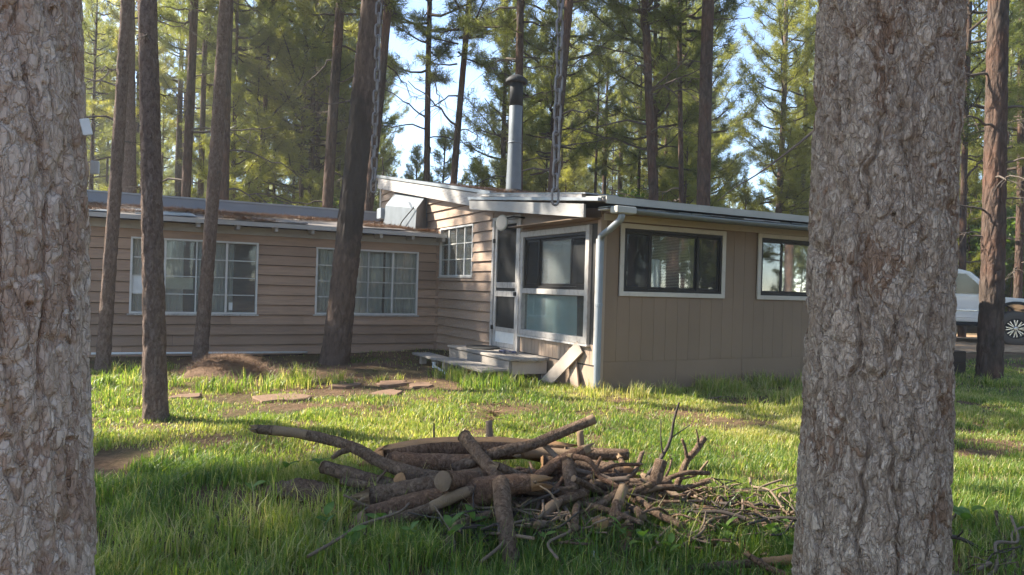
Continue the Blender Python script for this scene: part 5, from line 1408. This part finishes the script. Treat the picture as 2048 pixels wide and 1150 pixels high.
i = np.arange(15)[:, None] * n; kk = np.arange(n)[None, :]; Q = np.stack([i + kk, i + (kk + 1) % n, i + n + (kk + 1) % n, i + n + kk], -1).reshape(-1, 4)
o = link('needle_mound', mesh_np('needle_mound', np.stack([X - mx, Y - my - 0.5, mound_z(X, Y) - 0.015 - 0.10 * (rd_.ravel() > 1.1) + 0.09 * (fbm(np.stack([X * 7, Y * 7, 0 * X], 1), 3, 2) - 0.5)], 1), Q, smooth=True), M['drytwig'], None, (mx, my + 0.5, 0))
tag(o, 'low mound of dry brown pine needles before the boarded window', 'mound')
nm = strew('mound_needles', 5200, lambda rs, n: (mx + rs.normal(0, 0.42, n), my + 0.5 + rs.normal(0, 0.33, n)), 0.16, 0.0022, 'drytwig', 'dry pine needles bristling on the mound', 4, 0.03, mound_z, 0.3)
def near_path(rs, n):
    a = rs.random((n, 2)); u = -5.5 + 5.4 * a[:, 0]; v = -0.2 + 5.6 * a[:, 1]
    return HO[0] + u * D1[0] + v * D2[0], HO[1] + u * D1[1] + v * D2[1]
strew('needle_litter', 16000, near_path, 0.14, 0.0016, 'drytwig', 'dry pine needles littering the bare soil near the cabin', 5)
strew('lawn_litter', 22000, lambda rs, n: (rs.uniform(-7, 9, n), rs.uniform(4, 9.5, n)), 0.14, 0.0016, 'drytwig', 'dry pine needles scattered through the lawn', 6)
def roof_z(u, v): return 2.306 + (v - 5.18) * 0.121
def roof_reg(rs, n):
    u = -6.3 + 6.2 * rs.random(n) ** 0.8; v = 5.2 + 3.4 * rs.random(n) ** 1.2
    keep = fbm(np.stack([u * 1.1, v * 1.5, 0 * u], 1), 3, 44) > 0.47
    u, v = u[keep], v[keep]; return HO[0] + u * D1[0] + v * D2[0], HO[1] + u * D1[1] + v * D2[1]
strew('roof_needles', 34000, roof_reg, 0.15, 0.005, 'drytwig', 'brown pine needles drifted over the wing roof', 7, 0.03, lambda X, Y: roof_z(*tohouse(X, Y)), 0.2)
def roof2(rs, n):
    u = -0.1 + 3.5 * rs.random(n); v = 0.3 + 5.5 * rs.random(n); return HO[0] + u * D1[0] + v * D2[0], HO[1] + u * D1[1] + v * D2[1]
def r2z(X, Y):
    u, v = tohouse(X, Y); return np.where(v > 3.05, 2.875 + (v - 3.05) * 0.1636, np.where(u < 0.25, 2.56 + np.clip(v, 0, 9) * 0.0985, 2.486 + v * 0.0955))
strew('roof_needles', 14000, roof2, 0.15, 0.0035, 'drytwig', 'rusty pine needles covering the main roof round the stove pipe', 8, 0.035, r2z, 0.2)

# ------------------------------------------------------------------ grass
M['grass'] = m_leaf('grass_blades', [(0.0, (0.06, 0.115, 0.025)), (0.4, (0.13, 0.20, 0.04)), (0.7, (0.25, 0.29, 0.065)), (1.0, (0.46, 0.40, 0.21))], None, 0.45, (1.9, 1.9, 0.9), attr='tint', rough=0.42, spec=0.35)
def bare(x, y):
    """0 where soil shows, 1 where grass grows"""
    u, v = tohouse(x, y); p = np.stack([x, y, 0 * x], -1)
    n = fbm(p * 0.9, 3, 31); n2 = fbm(p * 2.6, 2, 32)
    g = sstep(0.34, 0.50, n * 0.6 + n2 * 0.4 + 0.07 - 0.05 * sstep(-1.5, -3.5, x))
    path = np.exp(-((u + 2.3) / 2.0) ** 2 - ((v - 2.1) / 1.9) ** 2); g = g * (1 - 0.97 * sstep(0.25, 0.6, path + 0.25 * (n2 - 0.5)))
    g = g * (1 - 0.85 * sstep(3.6, 4.6, v) * (u < 0.2))
    g = g * (1 - 0.8 * np.exp(-(((x - mx) / 0.7) ** 2 + ((y - my - 0.5) / 0.55) ** 2) * 1.2))
    leftdry = sstep(-2.2, -4.2, x) * sstep(5.2, 7.5, y); g = g * (1 - 0.5 * leftdry)
    for (px, py, rr) in ((1370, 830, 0.55), (1520, 800, 0.6), (560, 815, 0.5), (1030, 820, 0.4), (470, 800, 0.5), (330, 850, 0.5), (430, 880, 0.35), (1250, 800, 0.3), (690, 810, 0.35), (850, 800, 0.3), (1450, 850, 0.3), (1180, 830, 0.25), (1980, 880, 0.3)):
        qx, qy, _ = gpoint(px, py); g = g * (1 - 0.9 * np.exp(-(((x - qx) / (rr * 1.3)) ** 2 + ((y - qy) / rr) ** 2) * 1.5))
    inside = ((u > 0.0) & (v > -0.02) & (u < 7.3)) | ((u < 0) & (v > VL - 0.1)) | ((u > -0.72) & (u < 0) & (v > 1.0) & (v < 3.5)) | ((u > -1.15) & (u < 0) & (v > 1.05) & (v < 3.9))
    drive = (x > 6.4) & (y > 15.5)
    return np.where(inside | drive, 0, g)
rs = np.random.default_rng(99)
BX, BY = [], []
def sow(n, x0, x1, y0, y1):
    BX.append(rs.uniform(x0, x1, n)); BY.append(rs.uniform(y0, y1, n))
sow(46000, -3.6, 3.6, 3.2, 5.2); sow(105000, -4.6, 5.5, 5.0, 7.2); sow(130000, -6.5, 7.5, 7.0, 10.0); sow(60000, -8, 11, 9.5, 14.5); sow(22000, 5, 15, 9, 16); sow(9000, -2, 16, 14, 30); sow(14000, -3, 9, 2.0, 3.4)
X, Y = np.concatenate(BX), np.concatenate(BY)
b = bare(X, Y); clump = fbm(np.stack([X * 3.2, Y * 3.2, 0 * X], 1), 3, 71)
keep = rs.random(len(X)) < b * (0.5 + 0.8 * sstep(0.3, 0.6, clump)); X, Y, b, clump = X[keep], Y[keep], b[keep], clump[keep]
# thick tufts along the right wall, platform and around trunk feet
def tuft(cx, cy, n, r, h):
    a = rs.random(n) * 6.28; q = np.abs(rs.normal(0, r, n)); return cx + q * np.cos(a), cy + q * np.sin(a), np.full(n, h)
TX, TY, TH = [], [], []
for k in range(70):
    u = rs.uniform(0.15, 6.5); v = -rs.uniform(0.12, 0.7); p = house(u, v); q = tuft(p[0], p[1], 45, 0.09, rs.uniform(0.14, 0.32)); [l.append(z) for l, z in zip((TX, TY, TH), q)]
for k in range(34):
    u = -rs.uniform(0.75, 1.6); v = rs.uniform(0.3, 1.15); 
    if k % 3 == 0: u, v = -rs.uniform(1.2, 1.5), rs.uniform(1.2, 2.2)
    p = house(u, v); q = tuft(p[0], p[1], 40, 0.08, rs.uniform(0.16, 0.30)); [l.append(z) for l, z in zip((TX, TY, TH), q)]
for (px, py, n_, h_) in ((610, 765, 9, 0.24), (560, 775, 6, 0.2), (230, 770, 10, 0.22), (270, 745, 6, 0.22), (400, 780, 7, 0.22), (480, 778, 8, 0.22), (640, 770, 4, 0.22), (1230, 790, 6, 0.2), (1580, 800, 8, 0.24), (1500, 810, 6, 0.2), (1960, 770, 10, 0.2), (215, 800, 8, 0.22), (1690, 830, 4, 0.25), (1010, 780, 6, 0.16), (760, 765, 3, 0.16)):
    x, y, z = gpoint(px, py)
    for k in range(n_): q = tuft(x + rs.normal(0, 0.28), y + rs.normal(0, 0.2), 38, 0.07, h_ * rs.uniform(0.8, 1.25)); [l.append(z) for l, z in zip((TX, TY, TH), q)]
for k in range(260):                         # longer tufts round the pile and in front
    px, py = rs.uniform(200, 1600), rs.uniform(1000, 1150); x, y, z = gpoint(px, py); q = tuft(x, y, 16, 0.06, rs.uniform(0.14, 0.30)); [l.append(z) for l, z in zip((TX, TY, TH), q)]
n0 = len(X)
H = (0.04 + 0.13 * clump ** 1.3 + 0.07 * rs.random(n0) ** 2) * (0.58 + 0.46 * (1 - sstep(4.6, 6.2, Y))) * (0.55 + 0.45 * b)
X = np.concatenate([X] + TX); Y = np.concatenate([Y] + TY); H = np.concatenate([H] + [h * rs.uniform(0.45, 1.1, len(h)) for h in TH])
n = len(X); Z = gz(X, Y) - 0.008
az = rs.random(n) * 6.28; bend = np.abs(rs.normal(0.5, 0.38, n)); yaw = rs.random(n) * 6.28
W = 0.0029 * (1 + 0.10 * np.maximum(Y - 4, 0)) * rs.uniform(0.55, 1.5, n)
D = np.stack([np.cos(az), np.sin(az), 0 * az], 1); S = np.stack([-np.sin(az), np.cos(az), 0 * az], 1) * W[:, None]
B0 = np.stack([X, Y, Z], 1); up = np.array([0, 0, 1.0])
P1 = B0 + D * (H * bend * 0.18)[:, None] + up * (H * 0.5)[:, None]; P2 = B0 + D * (H * bend * 0.9)[:, None] + up * (H * (1 - 0.25 * bend))[:, None]
V = np.stack([B0 - S, B0 + S, P1 - S * 0.85, P1 + S * 0.85, P2], 1).reshape(-1, 3)
i5 = np.arange(n) * 5
tint = np.clip(0.22 + 0.21 * sstep(4.6, 6.3, Y) + 0.5 * (fbm(np.stack([X * 0.8, Y * 0.8, 0 * X], 1), 3, 55) - 0.45) * 2.3 + rs.normal(0, 0.14, n) + 0.12 * sstep(-1, -4.5, X) + 0.55 * (rs.random(n) < 0.19) + 0.10 * (1 - np.concatenate([b, np.ones(n - n0)])), 0, 1)  # front blades shifted to darker green, shade put into the tint
g = link('grass', mesh_np('grass', V, np.stack([i5, i5 + 1, i5 + 3, i5 + 2], 1), np.stack([i5 + 2, i5 + 3, i5 + 4], 1), attrs={'tint': np.repeat(tint, 5)}), M['grass'])
tag(g, 'green lawn grass with yellowed blades across the yard', 'grass', kind='stuff')

# ------------------------------------------------------------------ broad leaved weeds
M['weed'] = m_leaf('weed_leaf', [(0.2, (0.07, 0.13, 0.025)), (0.6, (0.12, 0.20, 0.04)), (0.95, (0.19, 0.26, 0.06))], None, 0.4, (1.6, 1.7, 0.8), nscale=3)
def leaf_mesh():
    V, F = [], []
    for i in range(6):
        k = i / 5; w = 0.30 * math.sin(math.pi * min(1, k * 0.92 + 0.06)) ** 0.8
        z = 0.35 * k - 0.45 * k * k
        V += [(k, -w, z + 0.06), (k, 0, z), (k, w, z + 0.06)]
    for i in range(5):
        a = i * 3; F += [(a, a + 1, a + 4, a + 3), (a + 1, a + 2, a + 5, a + 4)]
    return MB().add(V, F).mesh('leaf', True)
LEAF = leaf_mesh(); LEAF.materials.append(M['weed'])
wl_ = [(505, 1000), (570, 960), (650, 1068), (900, 1092), (945, 1080), (1010, 1095), (1240, 1090), (1285, 1110), (1340, 1130), (1450, 1095), (1540, 1092), (1560, 1075), (760, 1065), (700, 1110), (640, 945), (1925, 1060), (1945, 1050), (1600, 1120), (820, 1100), (1090, 1105)]
wd_ = ['left of the bark slab', 'above the bark slab', 'below the pale low branch', 'in front of the pale broken stick', 'beside the pale broken stick', 'at the foot of the upright grey branch', 'below the round cut end', 'right of the white stick end', 'above the long orange-ended branch', 'in the brush heap', 'at the foot of the right framing trunk', 'touching the right framing trunk in the brush', 'below the wedge cut log', 'in the long grass bottom left of the pile', 'beside the dark bent-twig branch', 'just right of the right framing trunk', 'a little right of the right framing trunk in sun', 'under the orange branch end', 'above the grey split branch', 'right of the upright grey branch']
rw = random.Random(3)
for (px, py), wh in zip(wl_, wd_):
    x, y, z = gpoint(px, py + 10)
    root = empty('weed', (x, y, z)); tag(root, 'low broad-leaved green weed ' + wh, 'weed', 'broad-leaved weeds')
    for j in range(rw.randint(3, 5)):
        o = bpy.data.objects.new('leaf', LEAF); COL.objects.link(o); o.parent = root
        s_ = rw.uniform(0.06, 0.105); o.scale = (s_, s_, s_); o.rotation_euler = (rw.gauss(0, 0.2), -rw.uniform(0.1, 0.9), j * 2.4 + rw.uniform(-0.4, 0.4)); o.location = (0, 0, 0.07 + rw.uniform(0, 0.07))
# dry weed round the stump post
x, y, z = gpoint(985, 860)
rsd = np.random.default_rng(6); V, Q, nn = [], [], 0
for k in range(60):
    d = rsd.normal(0, 1, 3); d[2] = abs(d[2]) * 0.8; d /= np.linalg.norm(d); a = np.array([0, 0, 0.16]); t_ = np.linspace(0, 1, 5)[:, None]
    P = a * min(1, 0.5 + rsd.random()) + d * 0.22 * t_ * np.array([1.6, 1.2, 0.6]) + rsd.normal(0, 0.02, (5, 3)) * t_
    v, q = tube_np(P, np.linspace(0.003, 0.001, 5), 3); V.append(v); Q.append(q + nn); nn += len(v)
o = link('dry_weed', mesh_np('dry_weed', np.vstack(V), np.vstack(Q)), M['drytwig'], None, (x, y + 0.05, z)); tag(o, 'dry brown tangled weed around the stump post', 'dry weed')
x, y, z = gpoint(1210, 790)
# ------------------------------------------------------------------ hanging chains and the beam they hang from
def link_mesh(L, W, r):
    a, b = L / 2 - W / 2, W / 2; pts = []
    for k in range(10): t_ = math.pi * k / 9; pts.append((b * math.cos(t_), 0, a + b * math.sin(t_)))
    for k in range(10): t_ = math.pi + math.pi * k / 9; pts.append((b * math.cos(t_), 0, -a + b * math.sin(t_)))
    P = np.array(pts + [pts[0]]); V = []
    sides = 8; F = []
    n = len(pts)
    for i in range(n):
        T = np.array(pts[(i + 1) % n]) - np.array(pts[i - 1]); T /= np.linalg.norm(T); N = np.cross(T, (0, 1, 0))
        for s_ in range(sides):
            q = 2 * math.pi * s_ / sides; V.append(tuple(np.array(pts[i]) + r * (math.cos(q) * N + math.sin(q) * np.array([0, 1, 0]))))
    for i in range(n):
        for s_ in range(sides): F.append((i * sides + s_, i * sides + (s_ + 1) % sides, ((i + 1) % n) * sides + (s_ + 1) % sides, ((i + 1) % n) * sides + s_))
    return MB().add(V, F).mesh('chain_link', True)
def chain(label, px, py_end, d, L, W, r, ztop):
    e = at(px, py_end, d); me = link_mesh(L, W, r); me.materials.append(M['rust'])
    root = empty('hanging_chain', (e[0], e[1], e[2])); tag(root, label, 'chain', 'chains hanging above the yard'); rr = random.Random(int(px))
    z = L / 2; k = 0
    while z + e[2] < ztop:
        o = bpy.data.objects.new('chain_link', me); COL.objects.link(o); o.parent = root
        o.location = (rr.uniform(-0.002, 0.002), rr.uniform(-0.002, 0.002), z); o.rotation_euler = (rr.uniform(-0.05, 0.05), rr.uniform(-0.05, 0.05), 0.5 + (math.pi / 2 if k % 2 else 0) + rr.uniform(-0.25, 0.25)); z += L - 2.3 * r; k += 1
chain('heavy rusty chain hanging in front of the roof beside the stove pipe', 1110, 410, 2.66, 0.062, 0.025, 0.0046, 3.05)
chain('thinner chain hanging along the right edge of the charred trunk', 747, 385, 2.53, 0.046, 0.018, 0.0033, 3.05)
pa = np.array([lt[0] + 0.1, 2.25 + 0.30, 3.10]); pb = np.array([rt[0] + 0.1, 2.9 + 0.0, 3.10])
def yb_(x): return 2.53 + (x - at(747, 385, 2.53)[0]) * (2.66 - 2.53) / (at(1110, 410, 2.66)[0] - at(747, 385, 2.53)[0])
o = MB().tube([(-1.9, yb_(-1.9), 3.1), (0, yb_(0), 3.1), (1.75, yb_(1.75), 3.1)], [0.05] * 3, 12).build('swing_beam', M['galv'], None, smooth=True); tag(o, 'round metal beam fixed between the two framing trunks above the chains', 'beam')
# paper tags nailed to the left framing trunk
def tagcard(label, px, py, d, w, h, rz, tilt):
    p = at(px, py, d); o = MB().box(-w / 2, w / 2, -0.004, 0.004, -h / 2, h / 2, bev=0.002).build('tag_card', M['white'], None, loc=p); o.rotation_euler = (0, tilt, rz); tag(o, label, 'tag')
tagcard('small white card nailed to the edge of the left framing trunk', 172, 254, 2.22, 0.026, 0.05, 0.7, -0.25)
tagcard('pale box hanging behind the edge of the left framing trunk', 190, 335, 2.5, 0.026, 0.045, 0.2, 0.0)
# wire loop on the broad bare trunk
# dark timber stack by the shaded trunk
x, y, z = gpoint(1925, 752)
for k, (w, h0, h1, lab) in enumerate(((0.75, 0.0, 0.22, 'dark heavy timber lying lowest beside the shaded trunk'), (0.70, 0.225, 0.42, 'dark heavy timber laid on top beside the shaded trunk'))):
    o = MB().box(-0.9, 0.18, -0.1, 0.12, h0 - 0.05 * (k == 0), h1, bev=0.012).build('timber', M['twigwood'], None, loc=(x, y + 0.3, z)); o.rotation_euler = (0, 0, 0.1 + 0.05 * k); tag(o, lab, 'timber', 'dark timbers')

# ------------------------------------------------------------------ pickup truck
M['truckpaint'] = NT('white_truck_paint')
t = M['truckpaint']; b_ = t.pbr((0.82, 0.80, 0.77), 0.35, None, 0, 0.5); b_.inputs['Coat Weight'].default_value = 0.5; M['truckpaint'] = t.done(b_)
M['tyre'] = m_plain('dusty_tyre', (0.11, 0.095, 0.082), 0.85, 0, 0.3, 20)
M['carglass'] = m_plain('car_glass_dark', (0.015, 0.017, 0.018), 0.08, 0, 0.0, 3, 0.8)
M['chrome'] = m_plain('machined_alloy', (0.75, 0.75, 0.76), 0.2, 0.9, 0.05)
M['headlamp'] = m_plain('headlamp_lens', (0.6, 0.62, 0.65), 0.1, 0.3, 0.05)
wc = at(2030, 657, 18.5); tz = gz1(wc[0], 18.9); TRR = 0.43
TA = math.radians(-20)
truck = empty('pickup_truck', (wc[0] - (1.75 * math.cos(TA) + 0.9 * math.sin(TA)), 18.5 - (1.75 * math.sin(TA) - 0.9 * math.cos(TA)), tz), TA)
tag(truck, 'white lifted pickup truck parked behind the shaded trunk', 'pickup truck')
# profile (x, z) with x = 1.75 at the front axle
def tp(name, mat, poly, y0, y1, parent=truck, bev=0.03):
    me = MB().prism(poly, 1, y0, y1).mesh(name)
    import bmesh
    bm = bmesh.new(); bm.from_mesh(me); bmesh.ops.recalc_face_normals(bm, faces=bm.faces)
    if bev > 0: bmesh.ops.bevel(bm, geom=[e for e in bm.edges if e.calc_face_angle(0) > 0.5], offset=bev, segments=2, affect='EDGES', clamp_overlap=True)
    bm.to_mesh(me); bm.free(); me.update(); return link(name, me, mat, parent)
def arch(cx, r, z0, n=9): return [(cx + r * math.cos(math.pi * k / (n - 1)), z0 + r * math.sin(math.pi * k / (n - 1))) for k in range(n)]
W2 = 0.95
low = [(2.72, 0.62), (2.74, 0.95), (2.70, 1.14), (1.2, 1.24), (0.95, 1.26), (-2.95, 1.26), (-2.98, 0.66), (-2.45, 0.62)] + [(x_, z_) for x_, z_ in reversed(arch(-1.75, 0.56, 0.52))][0:] + [(-1.1, 0.56), (1.1, 0.56)] + [(x_, z_) for x_, z_ in reversed(arch(1.75, 0.56, 0.52))]
body = tp('body', M['truckpaint'], low, -W2, W2, bev=0.03)
CS = 0.45
cabp = [(x_ + CS, z_) for x_, z_ in [(0.98, 1.25), (0.30, 1.86), (0.02, 1.93), (-1.25, 1.93), (-1.55, 1.84), (-1.72, 1.25)]]
tp('cab', M['truckpaint'], cabp, -W2 + 0.10, W2 - 0.10, bev=0.05)
for s_ in (-1, 1):
    y_ = s_ * (W2 - 0.098)
    for poly in ([(0.74, 1.29), (0.20, 1.80), (-0.42, 1.83), (-0.42, 1.29)], [(-0.50, 1.29), (-0.50, 1.83), (-1.22, 1.82), (-1.48, 1.29)]):
        tp('side_window', M['carglass'], [(x_ + CS, z_) for x_, z_ in poly], y_ - 0.006 * s_, y_ + 0.008 * s_, bev=0)
    mr = MB().box(0.56 + CS, 0.72 + CS, min(s_ * 0.93, s_ * 1.16), max(s_ * 0.93, s_ * 1.16), 1.28, 1.47, bev=0.04).build('mirror', M['truckpaint'], truck)
    for (a, b2) in ((-0.45 + CS, 0.62 + CS), (-1.62 + CS, -0.49 + CS)):
        dr = MB().box(a, b2, min(s_ * W2, s_ * (W2 + 0.012)), max(s_ * W2, s_ * (W2 + 0.012)), 0.66, 1.245, bev=0.005).build('door', M['truckpaint'], truck)
        MB().box(a + 0.06, a + 0.24, min(s_ * (W2 + 0.013), s_ * (W2 + 0.04)), max(s_ * (W2 + 0.013), s_ * (W2 + 0.04)), 1.10, 1.14, bev=0.01).build('handle', M['truckpaint'], dr)
        MB().box(a + 0.02, b2 - 0.02, min(s_ * (W2 + 0.013), s_ * (W2 + 0.028)), max(s_ * (W2 + 0.013), s_ * (W2 + 0.028)), 0.84, 0.875, bev=0.006).build('trim_strip', M['chrome'], dr)
    MB().box(-1.1, 1.1, min(s_ * 0.86, s_ * 1.02), max(s_ * 0.86, s_ * 1.02), 0.46, 0.53, bev=0.02).build('side_step', M['black'], truck)
    for cx in (1.75, -1.75):
        pts = [(cx + 0.60 * math.cos(q), 0.52 + 0.60 * math.sin(q)) for q in np.linspace(-0.1, math.pi + 0.1, 14)] + [(cx + 0.53 * math.cos(q), 0.52 + 0.53 * math.sin(q)) for q in np.linspace(math.pi + 0.1, -0.1, 14)]
        mb = MB(); n = 14
        V = [(x_, s_ * (W2 - 0.05), z_) for x_, z_ in pts] + [(x_, s_ * (W2 + 0.07), z_) for x_, z_ in pts]
        F = []
        for k in range(n - 1):
            a, b2, c_, d_ = k, k + 1, 27 - k - 1, 27 - k
            F += [(a, b2, c_, d_), (28 + a, 28 + b2, 28 + c_, 28 + d_), (a, b2, 28 + b2, 28 + a), (d_, c_, 28 + c_, 28 + d_)]
        mb.add(V, F).build('fender_flare', M['black'], truck, smooth=False)
        wh = empty('wheel', (cx, s_ * 0.84, TRR)); wh.parent = truck
        prof = [(0.25, -0.14), (0.30, -0.15), (TRR - 0.03, -0.15), (TRR, -0.11), (TRR, 0.11), (TRR - 0.03, 0.15), (0.30, 0.15), (0.25, 0.14), (0.25, -0.14)]
        ty = MB().lathe(prof, (0, 0, 0), 40, axis=1, caps=False).build('tyre', M['tyre'], wh, smooth=True)
        mb = MB()
        for k in range(40):
            q = 2 * math.pi * k / 40; c_, sn = math.cos(q), math.sin(q); r0_, r1_ = TRR - 0.004, TRR + 0.014
            for (ya, yb2) in ((-0.135, -0.02), (0.02, 0.135)):
                e = 0.028; tv = (-sn, 0, c_)
                V = [(r * c_ + tv[0] * e * g_, y_, r * sn + tv[2] * e * g_) for r in (r0_, r1_) for (g_, y_) in ((-1, ya), (1, ya), (1, yb2), (-1, yb2))]
                mb.add(V, [(4, 5, 6, 7), (0, 1, 5, 4), (1, 2, 6, 5), (2, 3, 7, 6), (3, 0, 4, 7)])
        mb.build('tread', M['tyre'], wh)
        o2 = s_ * 0.10
        rm = MB().lathe([(0.01, 0.06 * s_), (0.24, 0.06 * s_), (0.255, 0.145 * s_), (0.235, 0.145 * s_), (0.22, 0.09 * s_), (0.01, 0.09 * s_)], (0, 0, 0), 32, axis=1).build('rim', M['black'], wh, smooth=False)
        mb = MB()
        for k in range(8):
            q = 2 * math.pi * k / 8; c_, sn = math.cos(q), math.sin(q)
            for dq in (-0.16, 0.16):
                c2, s2 = math.cos(q + dq), math.sin(q + dq); tv = (-sn, c_)
                V = []
                for y_ in (0.092 * s_, 0.125 * s_):
                    V += [(0.05 * c_ - tv[0] * 0.012, y_, 0.05 * sn - tv[1] * 0.012), (0.22 * c2 - tv[0] * 0.014, y_, 0.22 * s2 - tv[1] * 0.014), (0.22 * c2 + tv[0] * 0.014, y_, 0.22 * s2 + tv[1] * 0.014), (0.05 * c_ + tv[0] * 0.012, y_, 0.05 * sn + tv[1] * 0.012)]
                mb.add(V, [(0, 1, 2, 3), (4, 5, 6, 7), (0, 1, 5, 4), (1, 2, 6, 5), (2, 3, 7, 6), (3, 0, 4, 7)])
        mb.lathe([(0.045, 0.09 * s_), (0.045, 0.14 * s_), (0.03, 0.145 * s_)], (0, 0, 0), 14, axis=1)
        mb.build('spokes', M['chrome'], wh)
    MB().box(2.60, 2.745, min(s_ * 0.55, s_ * 0.93), max(s_ * 0.55, s_ * 0.93), 0.90, 1.10, bev=0.03).build('headlight', M['headlamp'], truck)
    MB().box(-2.99, -2.9, min(s_ * 0.78, s_ * 0.955), max(s_ * 0.78, s_ * 0.955), 0.9, 1.22, bev=0.02).build('tail_light', m_plain('tail_lamp_red', (0.3, 0.01, 0.01), 0.2), truck)
ws = MB().add([(x_ + CS, y_, z_) for x_, y_, z_ in [(0.965, -0.74, 1.275), (0.965, 0.74, 1.275), (0.345, 0.68, 1.845), (0.345, -0.68, 1.845), (0.99, -0.74, 1.28), (0.99, 0.74, 1.28), (0.37, 0.68, 1.85), (0.37, -0.68, 1.85)]], [(0, 1, 2, 3), (4, 5, 6, 7), (0, 1, 5, 4), (1, 2, 6, 5), (2, 3, 7, 6), (3, 0, 4, 7)]).build('windscreen', M['carglass'], truck)
MB().box(2.68, 2.90, -0.94, 0.94, 0.58, 0.84, bev=0.05).build('front_bumper', M['black'], truck)
MB().box(2.66, 2.735, -0.52, 0.52, 0.88, 1.10, bev=0.02).build('grille', M['black'], truck)
MB().box(-3.12, -2.95, -0.92, 0.92, 0.56, 0.74, bev=0.04).build('rear_bumper', M['chrome'], truck)
for cx in (1.75, -1.75): MB().tube([(cx, -0.8, TRR), (cx, 0, TRR), (cx, 0.8, TRR)], [0.05] * 3, 10).build('axle', M['black'], truck)
boxes = MB().box(-2.7, 2.5, -0.6, 0.6, 0.5, 0.64).build('chassis', M['black'], truck)
# ------------------------------------------------------------------ thin sunlit haze under the trees
t = NT('thin_haze'); pv = t.n('VolumePrincipled'); pv.inputs['Color'].default_value = (0.95, 0.93, 0.9, 1); pv.inputs['Density'].default_value = 0.002; pv.inputs['Anisotropy'].default_value = 0.35
t.t.links.new(pv.outputs[0], t.out.inputs['Volume'])
hz = MB().box(-130, 130, -80, 135, -6, 32).build('haze', t.m); tag(hz, 'thin sunlit haze hanging in the air under the pines', 'haze', kind='stuff')
